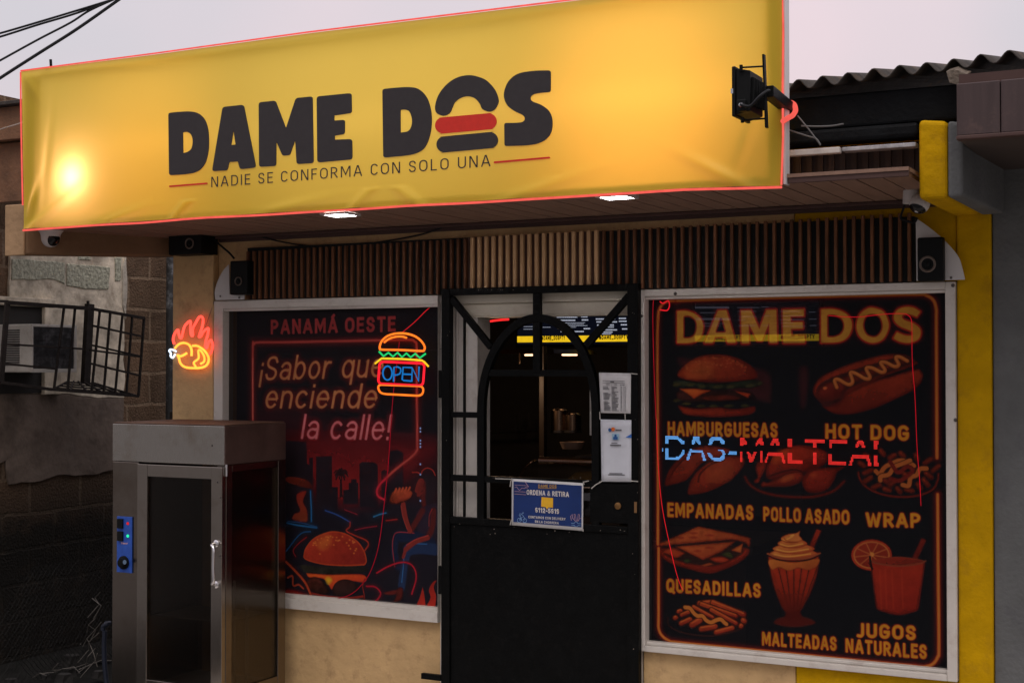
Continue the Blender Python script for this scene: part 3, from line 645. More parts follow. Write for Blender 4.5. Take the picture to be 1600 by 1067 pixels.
# pale horizontal ledge lower on the wall
# old neighbour eave behind the sign's left end
ev = thing('neighbour_eave', 'rusty brown sheet metal eave behind the left end of the sign', 'roof', (-5.7, .2, 2.5))
EV = mat('rusty_sheet', (.20, .10, .05), .7, var=.45, scale=5, bump=.4, stain=((.07, .035, .02), .7, 5))
MB().box((-6.6, -.30, 2.80), (-5.1, -.26, 2.965)).build('eave_board', EV, ev, .004)
MB().box((-6.6, -.24, 2.50), (-5.1, -.22, 2.797)).build('gable_sheet', EV, ev, .004)
MB().box((-6.6, -.34, 2.966), (-5.1, .6, 2.985)).build('roof_sheet', ZINC, ev, .003)
cable('eave_wire', 'thin pale wire drooping across the rusty eave', sp3([W(x, y, -.34) for x, y in ((-6, 205), (8, 200), (22, 196), (40, 190))]), .003, mat('pale_wire', (.4, .35, .3), .6))

# ================================================================= banner sign
SY = -.75
def vinyl(name, col, tcol, fac):
    m = bpy.data.materials.new(name); m.use_nodes = True; n = m.node_tree.nodes; l = m.node_tree.links; b = n['Principled BSDF']; o = n['Material Output']
    tc = n.new('ShaderNodeTexCoord'); mp = n.new('ShaderNodeMapping'); mp.inputs['Scale'].default_value = (1, 1, 1); l.new(tc.outputs['Object'], mp.inputs[0])
    a = n.new('ShaderNodeTexNoise'); a.inputs['Scale'].default_value = 3; a.inputs['Detail'].default_value = 6; l.new(mp.outputs[0], a.inputs[0])
    r = n.new('ShaderNodeValToRGB'); r.color_ramp.elements[0].color = (*[c * .93 for c in col], 1); r.color_ramp.elements[1].color = (*[min(1, c * 1.05) for c in col], 1); l.new(a.outputs[0], r.inputs[0])
    l.new(r.outputs[0], b.inputs['Base Color']); b.inputs['Roughness'].default_value = .42; b.inputs['Specular IOR Level'].default_value = .35
    # woven scrim under the vinyl
    wv = n.new('ShaderNodeTexWave'); wv.inputs['Scale'].default_value = 110; wv.bands_direction = 'X'; l.new(tc.outputs['Object'], wv.inputs[0])
    w2 = n.new('ShaderNodeTexWave'); w2.inputs['Scale'].default_value = 110; w2.bands_direction = 'Z'; l.new(tc.outputs['Object'], w2.inputs[0])
    ad = n.new('ShaderNodeMath'); l.new(wv.outputs['Fac'], ad.inputs[0]); l.new(w2.outputs['Fac'], ad.inputs[1])
    bp = n.new('ShaderNodeBump'); bp.inputs['Strength'].default_value = .08; bp.inputs['Distance'].default_value = .002; l.new(ad.outputs[0], bp.inputs['Height']); l.new(bp.outputs[0], b.inputs['Normal'])
    t = n.new('ShaderNodeBsdfTranslucent'); t.inputs[0].default_value = (*tcol, 1)
    x = n.new('ShaderNodeMixShader'); x.inputs[0].default_value = fac; l.new(b.outputs[0], x.inputs[1]); l.new(t.outputs[0], x.inputs[2]); l.new(x.outputs[0], o.inputs[0]); return m
VIN = vinyl('yellow_vinyl', (.78, .575, .04), (.95, .685, .15), .48)
sign = thing('banner_sign', 'long backlit yellow vinyl sign with black burger lettering and a red neon outline', 'sign', (-3.1, SY, 2.3))
TOP = [(-4.882, 3.003), (-4.1, 3.001), (-3.32, 3.006), (-2.089, 2.998), (-1.376, 2.996)]
BOT = [(-4.858, 2.293), (-3.834, 2.298), (-2.141, 2.295), (-1.702, 2.296), (-1.38, 2.285)]
def lerp(T, x): return float(np.interp(x, [t[0] for t in T], [t[1] for t in T]))
folds = [(-4.75, 2.33, .35, .55, .007), (-4.80, 2.42, .16, 1.15, .006), (-4.3, 2.32, .30, .25, .005), (-3.95, 2.34, .26, .75, .007), (-3.05, 2.335, .24, .7, .006), (-2.85, 2.335, .2, -.6, .005), (-3.4, 2.32, .35, .15, .004), (-4.2, 2.96, .5, -.08, .0012), (-4.82, 2.93, .15, -.9, .002), (-2.3, 2.325, .4, .25, .004), (-1.6, 2.34, .3, -.5, .006), (-1.5, 2.45, .2, 1.2, .004), (-2.6, 2.955, .5, .05, .001), (-4.72, 2.6, .35, 1.45, .004)]
def sag(x, z):
    d = 0
    for (cx_, cz, ln, an, am) in folds:
        u = (x - cx_) * math.cos(an) + (z - cz) * math.sin(an); v_ = -(x - cx_) * math.sin(an) + (z - cz) * math.cos(an)
        d += 2.8 * am * math.exp(-(u / ln) ** 2 * 3 - (v_ / .022) ** 2)
    # lettering zone is pulled flat
    if -4.12 < x < -2.2 and 2.37 < z < 2.9: d *= .0
    return d
nx, nz = 420, 90; v = []; f = []
for j in range(nz + 1):
    for i in range(nx + 1):
        u = i / nx; zt = j / nz; xt = -4.882 + u * 3.506; xb = -4.858 + u * 3.478
        x_ = xb + (xt - xb) * zt; z_ = lerp(BOT, xb) + (lerp(TOP, xt) - lerp(BOT, xb)) * zt
        v.append((x_, SY - sag(x_, z_), z_))
for j in range(nz):
    for i in range(nx): k = j * (nx + 1) + i; f.append((k, k + 1, k + nx + 2, k + nx + 1))
me = bpy.data.meshes.new('vinyl_panel'); me.from_pydata(v, [], f); me.polygons.foreach_set('use_smooth', [True] * len(f)); me.update()
link('vinyl_panel', me, VIN, sign)
fr = MB()
for xa, xb in ((-4.865, -4.765), (-1.44, -1.385)): fr.box((xa, SY + .012, 2.30), (xb, SY + .046, 2.985))
fr.box((-4.7645, SY + .012, 2.972), (-1.4405, SY + .03, 2.99)); fr.box((-4.7645, SY + .012, 2.302), (-1.4405, SY + .03, 2.318))
fr.build('frame', mat('galvanised_tube', (.35, .36, .38), .5, metal=.6, var=.15), sign, .002)
MB().tube([(-4.72, SY + .02, 2.99), (-4.725, SY + .02, 3.045)], .006, 6).build('rod', BLACKM, sign)
MB().box((-1.375, SY - .0, 2.29), (-1.368, SY + .05, 3.0)).build('side_edge', WHITEP, sign)
NEONC = glow('coral_neon', (1.0, .13, .10), .95)
P1 = [Vector((-4.882 + .0, SY - .004, 3.005))] + [Vector((x_, SY - .004, z_ + .004)) for x_, z_ in TOP[1:]]
P2 = [Vector((-1.372, SY - .006, 2.80)), Vector((-1.375, SY - .006, 2.6)), Vector((-1.374, SY - .006, 2.45)), Vector((-1.380, SY - .006, 2.287))]
P3 = [Vector((x_, SY - .008, z_ - .006 + .004 * mnoise.noise((x_ * 3, 0, 0)))) for x_, z_ in reversed([(-4.858 + 3.48 * i / 40, lerp(BOT, -4.858 + 3.48 * i / 40)) for i in range(41)])]
P4 = [Vector((-4.866, SY - .003, 2.4)), Vector((-4.872, SY - .003, 2.55)), Vector((-4.880, SY - .003, 2.8)), Vector((-4.884, SY - .003, 3.0))]
nt_ = MB(); nt_.tube(P1 + P2, .0035, 8); nt_.build('top_neon', NEONC, sign, 0, True)
nt_ = MB(); nt_.tube(P3, .0045, 8); nt_.build('bottom_neon', NEONC, sign, 0, True)
nt_ = MB(); nt_.tube(P4, .0035, 8); nt_.build('left_neon', NEONC, sign, 0, True)
# lettering
BLK = mat('black_print', (.030, .026, .027), .5, var=.15, scale=40, bump=.05, bscale=300, spec=.35)
REDP = mat('red_print', (.62, .025, .012), .5, var=.1, scale=40)
c1 = crop(250, 100, 5); c2 = crop(580, 90, 5); LY = SY - .0022
letters = [
 ('letter', BLK, c1, [[(66, 384, 20), (150, 376), (235, 373), (300, 388), (350, 435), (376, 510), (383, 600), (378, 690), (352, 780), (300, 836), (220, 860), (72, 872, 22)], [(180, 535, 6), (215, 534), (245, 556), (257, 605), (247, 660), (220, 686), (182, 698, 6)]]),
 ('letter', BLK, c1, [[(490, 338, 22), (655, 320, 24), (752, 810, 26), (625, 825, 22), (610, 763, 8), (542, 768, 8), (528, 832, 20), (407, 840, 24)], [(575, 520, 5), (592, 632, 6), (557, 635, 6)]]),
 ('letter', BLK, c1, [[(772, 302, 22), (903, 288, 20), (985, 503, 4), (1062, 268, 22), (1193, 255, 22), (1201, 776, 24), (1068, 784, 22), (1057, 597, 4), (1015, 714, 16), (958, 719, 16), (910, 608, 4), (908, 798, 22), (775, 806, 22)]]),
 ('letter', BLK, c1, [[(1225, 256, 24), (1497, 229, 24), (1500, 385, 22), (1362, 405, 5), (1362, 444, 5), (1446, 438, 20), (1444, 550, 22), (1366, 562, 5), (1366, 593, 5), (1502, 588, 24), (1504, 747, 24), (1230, 772, 24)]]),
 ('letter', BLK, c2, [[(88, 248, 22), (200, 237), (300, 233), (370, 248), (430, 305), (463, 390), (474, 490), (462, 600), (425, 695), (370, 742), (280, 766), (95, 784, 22)], [(230, 410, 6), (270, 410), (302, 428), (320, 490), (312, 545), (285, 578), (230, 588, 6)]]),
 ('bun', BLK, c2, [[(500, 385), (512, 435), (565, 457), (612, 438), (635, 395), (655, 352), (700, 318), (755, 305), (812, 322), (850, 365), (870, 405), (920, 425), (965, 408), (993, 360), (994, 320), (965, 250), (900, 180), (830, 150), (765, 140), (690, 152), (620, 188), (560, 245), (520, 310)]]),
 ('patty', REDP, c2, [capsule((563, 532), (917, 500), 63)]),
 ('bun', BLK, c2, [capsule((574, 680), (928, 647), 63)]),
 ('letter', BLK, c2, [[(1404, 102, 22), (1403, 271, 20), (1300, 282), (1256, 298), (1246, 325), (1266, 347), (1330, 372), (1390, 420), (1416, 490), (1408, 580), (1365, 640), (1290, 676), (1180, 690), (1042, 693, 18), (1040, 513, 18), (1140, 511), (1185, 503), (1201, 480), (1184, 452), (1120, 420), (1064, 375), (1038, 310), (1046, 245), (1080, 180), (1150, 128), (1270, 106)]]),
]
for nm, m_, tr, lps in letters:
    out_ = []
    for lp in lps: out_.append(outline(tr(lp)))
    flat(nm, out_, m_, sign, LY, .003)
for q in (((265.6, 291.4), (323, 286.8), 1.3), ((773, 254), (858, 246.6), 1.5)):
    flat('rule', [capsule(q[0], q[1], q[2])], REDP, sign, LY, .002)
tm = TextMesh(LY); tm.px('NADIE SE CONFORMA CON SOLO UNA', (330, 293), (766.5, 260), 16.4, t=.105, track=.26); tm.build('slogan', BLK, sign)
# lamps behind the vinyl that backlight it
def lamp(name, lab, loc, kind, en, col, size=.1, sy=None, rot=None, lampname='sign_lamp'):
    t = thing(lampname, lab, 'lamp', loc, 'lamps behind the yellow sign')
    l_ = bpy.data.lights.new(name, kind); l_.energy = en; l_.color = col
    if kind == 'AREA':
        l_.shape = 'RECTANGLE'; l_.size = size; l_.size_y = sy or size
    else: l_.shadow_soft_size = size
    lo = bpy.data.objects.new(name, l_); COL.objects.link(lo); lo.parent = t; lo.location = (0, -.022, 0)
    if rot: lo.rotation_euler = rot
    return t
FACE = (R(90), 0, 0)   # area lamps shine towards -y, onto the back of the vinyl; the box behind is the lamp's case
for nm, lab, x_, z_, y_, kw in (
  ('warm_lamp', 'warm lamp shining through the lower left end of the yellow sign', -4.578, 2.51, -.655, dict(kind='POINT', en=3.0, col=(1, .62, 1.0), size=.03)),
  ('warm_panel', 'warm lamp panel glowing through the right end of the yellow sign', -1.90, 2.63, -.47, dict(kind='AREA', en=8.0, col=(1, .50, .36), size=.6, sy=.56, rot=FACE)),
  ('left_fill_panel', 'added warm panel spreading light behind the left part of the yellow sign', -4.15, 2.63, -.46, dict(kind='AREA', en=3.6, col=(1, .50, .24), size=.55, sy=.5, rot=FACE)),  # panel added to spread the backlight over the dimmer left part
  ('cool_panel', 'pale lamp panel glowing through the middle of the yellow sign', -3.0, 2.62, -.44, dict(kind='AREA', en=4.2, col=(1, .82, .80), size=1.15, sy=.56, rot=FACE))):
    t = lamp(nm, lab, (x_, y_, z_), lampname='sign_lamp', **kw)
    w_ = kw.get('size', .1) if kw['kind'] == 'AREA' else .06; h_ = kw.get('sy', .06) or .06
    box('lamp_case', (x_ - w_ / 2, y_ + .004, z_ - h_ / 2), (x_ + w_ / 2, y_ + .03, z_ + h_ / 2), WHITEP, t)

# ================================================================= flood lamp on its arm at the right end of the sign
fl = thing('flood_lamp', 'black flood lamp on a bracket arm facing the right end of the sign', 'lamp', W(1195, 150, -1.02), 'outdoor lamps')
FY = -1.02; p0 = W(1143, 104, FY); p1 = W(1144, 182, FY); zt, zb = p0.z, p1.z; xl = p0.x
fb = MB(); fb.box((xl, FY - .0, zb), (xl + .012, FY + .16, zt)); fb.build('glass_rim', BLACKP, fl, .003)
bd = MB(); bd.hexa([(xl + .0125, FY + .006, zb + .006), (xl + .0125, FY + .154, zb + .006), (xl + .0125, FY + .154, zt - .006), (xl + .0125, FY + .006, zt - .006)],
                   [(xl + .058, FY + .012, zb + .016), (xl + .058, FY + .148, zb + .016), (xl + .058, FY + .148, zt - .016), (xl + .058, FY + .012, zt - .016)])
for i in range(7):
    y_ = FY + .025 + i * .018; bd.box((xl + .05, y_, zb + .035), (xl + .068, y_ + .005, zt - .035))
bd.build('housing', BLACKP, fl, .003)
MB().box((xl + .02, FY - .012, zb + .012), (xl + .05, FY + .008, zb + .05)).build('junction_box', BLACKP, fl, .003)
MB().lathe([(.0, 0), (.008, 0), (.008, .012), (.005, .018), (0, .018)], (xl + .038, FY - .012, zb + .03), (0, -1, 0), 12).build('cable_gland', CHROME, fl, 0, True)
MB().box((xl - .002, FY - .003, (zb + zt) / 2 - .008), (xl + .006, FY + .004, (zb + zt) / 2 + .008)).build('clip', CHROME, fl)
q0, q1 = W(1193.5, 86, FY), W(1198, 200, FY)
MB().bar(q0, q1, .006, .02).build('mount_plate', BLACKM, fl)
br_ = MB(); br_.tube([W(1158, 106, FY), W(1193, 104, FY)], .003, 6); br_.tube([W(1160, 188, FY), W(1196, 185.5, FY)], .003, 6)
br_.tube([W(1158, 102, FY), W(1158, 112, FY)], .006, 6); br_.tube([W(1160, 184, FY), W(1160, 192, FY)], .006, 6); br_.build('bracket', BLACKM, fl)
a0 = W(1200, 143, FY + .01); a1 = W(1236, 172, -.60)
MB().bar(a0, a1, .036, .036, upv=(0, 0, 1)).build('arm', BLACKM, fl, .002)
MB().tube(sp3([(xl + .038, FY - .028, zb + .03), W(1172, 166, FY - .03), W(1186, 152, FY - .03), W(1198, 143, FY - .012), W(1202, 142, FY)]), .005, 8).build('lamp_cable', WIRE, fl, 0, True)
lp_ = MB(); lp_.tube(sp3([W(x, y, SY - .02 + .03 * k) for k, (x, y) in enumerate(((1223, 190), (1231, 185), (1239, 180), (1243, 172), (1240, 163), (1232, 160)))]), .009, 10); lp_.build('neon_loop', NEONC, sign, 0, True)

# trunking, wires at the right of the sign
tr = MB(); tr.box((-1.45, -.645, 2.398), (-1.212, -.617, 2.419)); o = tr.build('cable_trunking', WHITE, None, .003); tag(o, 'short length of white cable trunking right of the sign', 'trunking')
PW = mat('pale_grey_wire', (.12, .12, .115), .6, var=.2)
for nm, P in (('hanging wire running steeply down to the white trunking', ((1246, 181), (1256, 193), (1268, 208), (1282, 227))), ('slack wire sagging from the sign edge to the white trunking', ((1222, 200), (1240, 206), (1262, 213), (1275, 217), (1282, 226))), ('pale wire running level across the black fascia', ((1252, 197), (1275, 198), (1300, 197), (1318, 194)))):
    cable('hanging_wire', nm, sp3([W(x, y, -.66) for x, y in P]), .0028, PW, 'wire', 6, 'thin wires right of the sign')

# ================================================================= overhead cables
for lab, P in (('topmost overhead cable crossing the sky above the sign', ((-40, 62), (0, 52.5), (60, 35), (120, 17), (182, -2))), ('overhead cable close below the topmost one', ((-40, 68), (0, 58), (60, 39), (120, 21), (182, -2))),
               ('overhead cable third from the top against the sky', ((-40, 117), (0, 95), (60, 62), (110, 36), (140, 17), (186, -4))), ('lowest and thickest overhead cable against the sky', ((-40, 150), (0, 122.5), (60, 84), (120, 46), (190, -3)))):
    th = .011 if 'lowest' in lab else .0075
    cable('overhead_cable', lab, sp3([W(x, y, 1.5 + .6 * (x + 40) / 220) for x, y in P]), th, WIRE, 'cable', 6, 'overhead cables in the sky')

# ================================================================= slatted cladding above the windows
sl = thing('slat_cladding', 'dark walnut slat cladding with a pale middle section above the windows', 'cladding', (-2.6, -.03, 2.0))
box('backing', (-4.172, -.031, 1.993), (-1.09, -.0015, 2.235), mat('black_felt', (.006, .007, .007), .9, var=.2), sl, 0)
ds = MB(); d2 = MB(); ps = MB(); x_ = -4.165; dr = random.Random(4)
while x_ < -1.10:
    z1 = 2.217 + (x_ + 4.165) / 3.07 * .031
    if -2.985 < x_ < -2.36: ps.box((x_, -.049, 1.994), (x_ + .0150, -.031, z1 + .004))
    else: (ds if x_ < -2.7 else d2).box((x_, -.049 + dr.uniform(-.001, .001), 1.994), (x_ + .0118, -.031, z1))
    x_ += .0343
ds.build('slats', WOOD, sl, .0012, seg=1); d2.build('slats', WOOD, sl, .0012, seg=1); ps.build('pale_slats', WOODP, sl, .0012, seg=1)
box('pale_backing', (-2.985, -.0335, 1.993), (-2.36, -.0312, 2.236), WOODG, sl, 0)
# white curved end plates
ep = thing('end_plate', 'white curved end plate beside the left end of the slats', 'panel', (-4.33, -.05, 2.0), 'white curved end plates')
flat('plate', [outline([(337, 469, 1), (336, 455), (341, 438), (349, 423), (358, 413, 1), (359, 460, 1), (382, 461, 1), (382, 468, 1)])], WHITEP, ep, -.055, .004)
ep = thing('end_plate', 'white curved end plate beside the right end of the slats', 'panel', (-1.0, -.05, 2.0), 'white curved end plates')
flat('plate', [outline([(1431, 341, 1), (1450, 354), (1472, 372), (1490, 391), (1499, 404), (1504, 420), (1508, 437, 1), (1432, 439, 1)])], WHITEP, ep, -.055, .004)
sc = MB()
for (x, y) in ((344, 463), (373.5, 465), (1486, 434)): p = W(x, y, -.06); MB().lathe([(0, .002), (.004, .0015), (.005, 0)], p, (0, -1, 0), 8).build('screw', STEELD, ep if x > 1000 else bpy.data.objects['end_plate'], 0, True)

# ================================================================= loudspeakers
def speaker(lab, tl, br, Y, dep, cone, cr):
    a = W(*tl, Y); b = W(*br, Y); t = thing('loudspeaker', lab, 'speaker', ((a.x + b.x) / 2, Y, b.z), 'small black loudspeakers')
    box('cabinet', (a.x, Y, b.z), (b.x, Y + dep, a.z), BLACKP, t, .006); c = W(*cone, Y)
    MB().lathe([(cr, 0), (cr * 1.02, .004), (cr * .9, .006), (cr * .72, .003)], c + Vector((0, -.0005, 0)), (0, -1, 0), 28).build('surround', mat('grey_rubber_ring', (.11, .085, .07), .5), t, 0, True)
    MB().lathe([(cr * .7, .002), (cr * .4, .0006), (cr * .35, .004), (0, .006)], c + Vector((0, -.0005, 0)), (0, -1, 0), 24).build('cone', BLACKP, t, 0, True)
    return t
speaker('small black loudspeaker fixed flat under the beige beam', (263, 362.5), (313.5, 396.5), -.13, .13, (296.5, 380.5), .026)
speaker('small black loudspeaker on the white plate left of the slats', (359, 408), (386, 460), -.10, .06, (373, 439.5), .021)
speaker('small black loudspeaker on the white plate right of the slats', (1433, 371.5), (1474, 438.5), -.10, .043, (1449.5, 413), .030)

# ================================================================= security cameras
c = W(79, 360, -.60); t = thing('security_camera', 'white dome security camera under the left corner of the sign', 'camera', c, 'security cameras')
MB().lathe([(.062, .03), (.062, .004), (.058, -.002), (.049, -.012), (.044, -.024), (.0425, -.036)], c, (0, 0, 1), 28).build('mount', WHITEP, t, 0, True)
bc = c + Vector((0, 0, -.036)); MB().lathe([(.0425 * math.sin(a), .0425 * math.cos(a)) for a in [math.pi * k / 16 for k in range(17)]], bc, (0, 0, 1), 28).build('ball', WHITEP, t, 0, True)
fd = Vector((.93, -.25, -.28)).normalized(); MB().lathe([(.0432 * math.sin(a), .0432 * math.cos(a) + .0005) for a in [.80 * k / 8 for k in range(9)]], bc, fd, 24).build('lens_window', mat('black_gloss', (.004, .004, .005), .15, spec=.3), t, 0, True)
c = W(1424, 303, -.30); t = thing('security_camera', 'white dome security camera beside the yellow beam', 'camera', c, 'security cameras')
MB().lathe([(.028, .03), (.030, -.026), (.030, -.034), (0, -.034)], c, (0, 0, 1), 28).build('mount', WHITEP, t, 0, True)
bc = W(1437, 318, -.31); MB().lathe([(.036 * math.sin(a), .036 * math.cos(a)) for a in [math.pi * k / 14 for k in range(15)]], bc, (0, 0, 1), 28).build('ball', WHITEP, t, 0, True)
fd = Vector((-.25, -.45, -.85)).normalized(); MB().lathe([(.0364 * math.sin(a), .0364 * math.cos(a) + .001) for a in [.2 + .75 * k / 8 for k in range(9)]], bc, fd, 24).build('lens_window', MC['black_gloss'], t, 0, True)
cable('camera_cable', 'black cable hanging below the right security camera', sp3([W(x, y, -.07) for x, y in ((1416, 311), (1413, 322), (1408, 336), (1408, 342), (1416, 345), (1428, 348), (1433, 340))]), .0045)

# ================================================================= printed window films
E_FILM = .56          # light falling on the shop front: print colours are what the photo shows divided by it
def K(r, g, b, k=1.0): return tuple(min(.85, c / E_FILM * k) for c in srgb(r, g, b))
def film_mat(name, see=.22):
    m = bpy.data.materials.new(name); m.use_nodes = True; n = m.node_tree.nodes; l = m.node_tree.links; b = n['Principled BSDF']; o = n['Material Output']
    a = n.new('ShaderNodeAttribute'); a.attribute_name = 'print'; l.new(a.outputs['Color'], b.inputs['Base Color'])
    b.inputs['Roughness'].default_value = .5; b.inputs['Specular IOR Level'].default_value = .09
    t = n.new('ShaderNodeBsdfTransparent'); x = n.new('ShaderNodeMixShader'); x.inputs[0].default_value = see   # perforated film: part of the area is holes
    l.new(b.outputs[0], x.inputs[1]); l.new(t.outputs[0], x.inputs[2]); l.new(x.outputs[0], o.inputs[0]); return m
FILM = film_mat('perforated_film', .16)
DK = K(9, 10, 13); GOLD = K(138, 98, 28); REDO = K(120, 22, 14); RIM = K(60, 14, 10)
BUN = K(118, 48, 26); BUN2 = K(88, 28, 20); BRN = K(62, 18, 12); CRM = K(150, 112, 55); YEL = K(176, 128, 40); RED = K(128, 40, 24); GRN = K(52, 58, 26); BLK_ = K(8, 7, 9); ORG = K(142, 76, 30)

wr = thing('right_window', '', 'window', (-1.57, 0, .52)); wr.name = 'shop_window'
wr['label'] = 'right shop window covered by a dark menu print with painted fast food and gold lettering'
FYW = .018
a = W(1009, 462, FYW); b = W(1485, 1046, FYW)
cv = Canvas(a.x - .002, b.x + .002, b.z - .004, 1.958, FYW, 540, DK)
r5 = crop(1030, 460, 5.333); r6 = crop(1240, 460, 4.446); r7 = crop(1020, 680, 4.85); r8 = crop(1160, 680, 4.85); r9 = crop(1000, 740, 2.667); r10 = crop(1000, 880, 6.667)
# faint red city glow behind the food
for P in (((1060, 560), (1120, 575), (1195, 580), (1203, 622), (1190, 625), (1100, 600)), ((1250, 578), (1262, 580), (1258, 630), (1252, 632))):
    cv.fill(P, K(46, 16, 18), alpha=.7, soft=5)
# neon frame line, broken by the food
def frame_line(pts, w_=4.2):
    cv.line(pts, w_, K(132, 66, 26), halo=K(92, 18, 12), hw=3.2, ha=.9); cv.line(pts, w_ * .4, K(140, 88, 36))
# ---- hamburger
T = r5
cv.fill(T([(150, 665), (185, 610), (250, 555), (340, 515), (450, 500), (560, 506), (660, 535), (750, 585), (805, 640), (818, 680), (780, 705), (680, 720), (480, 728), (280, 722), (175, 695)]), K(126, 56, 28), K(86, 26, 18), rim=K(70, 18, 12), rimw=9, grain=.2, gdir=(.8, .5))
cv.fill(T([(240, 640), (300, 585), (380, 570), (440, 600), (430, 660), (340, 690), (260, 680)]), K(138, 80, 38), soft=14, alpha=.55)
rs = random.Random(2)
for k in range(46):
    x_ = rs.uniform(215, 740); y_ = 520 + ((x_ - 470) / 290) ** 2 * 95 + abs(rs.gauss(0, 48)); an = rs.uniform(-.8, .8)
    if y_ < 680: cv.fill(T(capsule((x_ - 6 * math.cos(an), y_ - 6 * math.sin(an)), (x_ + 6 * math.cos(an), y_ + 6 * math.sin(an)), 3.5)), K(150, 92, 50), raw=True, alpha=.5)
cv.fill(T([(110, 730), (180, 715), (480, 740), (780, 708), (865, 735), (830, 765), (760, 780), (640, 785), (520, 795), (380, 780), (260, 768), (140, 775)]), K(30, 36, 22), K(20, 24, 16), rim=BLK_, rimw=5, grain=.5)
for (x_, y_, rx) in ((150, 752, 45), (265, 752, 48), (360, 768, 40), (490, 770, 50), (600, 768, 44), (760, 760, 50), (840, 740, 28)):
    cv.fill(T([(x_ - rx, y_), (x_, y_ - 20), (x_ + rx, y_ - 4), (x_ + rx * .3, y_ + 18), (x_ - rx * .5, y_ + 18)]), K(66, 66, 34), K(34, 42, 24), rim=BLK_, rimw=4)
cv.fill(T([(170, 800), (400, 795), (720, 805), (800, 850), (760, 880), (400, 900), (190, 890), (140, 850)]), K(44, 18, 14), K(24, 12, 10), rim=BLK_, rimw=6, grain=.4)
cv.fill(T([(350, 860), (420, 835), (560, 830), (680, 850), (640, 885), (420, 890)]), K(98, 40, 26), K(58, 20, 16), rim=BLK_, rimw=5, grain=.5)
cv.fill(T([(165, 785, 4), (290, 782, 10), (440, 800, 4), (360, 830, 10), (290, 870, 5), (230, 825, 6)]), K(172, 100, 40), K(140, 62, 28), rim=K(90, 30, 16), rimw=4)
cv.fill(T([(620, 800, 5), (765, 825, 6), (740, 862, 5), (690, 840, 6)]), K(150, 66, 32), rim=K(80, 24, 16), rimw=4)
for (x_, y_, rx) in ((145, 885, 38), (230, 912, 46), (350, 930, 44), (455, 932, 44), (580, 930, 50), (715, 928, 40)):
    cv.fill(T([(x_ - rx, y_), (x_, y_ - 18), (x_ + rx, y_ - 2), (x_, y_ + 17)]), K(70, 66, 34), K(34, 38, 22), rim=BLK_, rimw=4)
cv.fill(T([(155, 925, 10), (300, 948), (480, 940), (640, 955), (800, 930, 12), (795, 975), (730, 1003), (480, 1022), (240, 1005), (180, 970)]), K(128, 50, 28), K(80, 24, 18), rim=K(64, 16, 12), rimw=6, grain=.2)
# ---- hot dog
T = r6
cv.fill(T([(135, 680), (150, 620), (210, 560), (400, 480), (600, 425), (720, 412), (790, 425), (835, 455), (845, 490), (600, 580), (380, 690), (300, 760), (210, 765), (160, 720)]), K(112, 44, 26), K(74, 22, 18), rim=K(60, 16, 12), rimw=5, grain=.2)
cv.fill(T([(160, 680), (180, 630), (260, 580), (500, 500), (760, 430), (820, 450), (825, 480), (560, 580), (380, 660), (320, 740), (240, 765), (180, 740)]), K(30, 12, 12), soft=2)
cv.fill(T([(165, 680), (200, 632), (280, 595), (520, 515), (780, 445), (805, 470), (560, 560), (380, 640), (330, 720), (240, 750), (180, 730)]), K(96, 32, 22), K(54, 16, 14), rim=K(40, 12, 10), rimw=6, grain=.3)
cv.fill(T([(190, 770, 10), (250, 775), (320, 745), (380, 680), (500, 620), (700, 560), (850, 518), (890, 540), (897, 580), (850, 650), (720, 720), (560, 790), (400, 830), (280, 825)]), K(116, 46, 26), K(78, 24, 18), rim=K(58, 14, 12), rimw=6, grain=.22, gdir=(.2, 1))
MU = T([(300, 645), (285, 600), (310, 590), (380, 625), (410, 605), (395, 545), (430, 548), (500, 585), (530, 575), (505, 515), (545, 510), (610, 540), (635, 525), (605, 475), (640, 472), (700, 500), (730, 488), (710, 440), (740, 435), (790, 462)])
cv.line(MU, 7.5, K(54, 20, 12)); cv.line(MU, 5.0, K(140, 88, 40)); cv.line([(x - .6, y - 1) for x, y in MU], 1.6, K(160, 116, 62))
cv.fill(T([(205, 650), (215, 640), (230, 645), (225, 658), (210, 660)]), K(150, 90, 50))
# ---- empanadas
T = r7
for P in ([(88, 365, 14), (120, 270), (185, 190), (280, 115), (360, 82), (460, 80), (550, 98), (585, 120), (480, 175), (380, 205), (290, 300), (240, 345), (100, 384, 12)], [(262, 430, 14), (290, 340), (350, 260), (450, 190), (560, 158), (660, 160), (700, 180, 20), (680, 240), (600, 330), (480, 400), (380, 435), (270, 450, 10)]):
    cv.fill(T(P), K(112, 46, 26), K(84, 28, 18), rim=K(66, 18, 12), rimw=7, grain=.28)
for P in ([(120, 340), (170, 250), (250, 170), (340, 120)], [(345, 350), (355, 300), (395, 255), (450, 215), (540, 185)]):
    cv.line(T(P), 3, K(60, 16, 12)); q = catmull(T(P))
    for k in range(0, len(q), 3): cv.fill([(q[k][0] - 2, q[k][1]), (q[k][0], q[k][1] - 1.6), (q[k][0] + 2, q[k][1]), (q[k][0], q[k][1] + 1.6)], K(64, 18, 12), alpha=.8)
cv.fill(T([(420, 260), (520, 215), (600, 220), (560, 300), (440, 350)]), K(134, 70, 36), soft=14, alpha=.5)
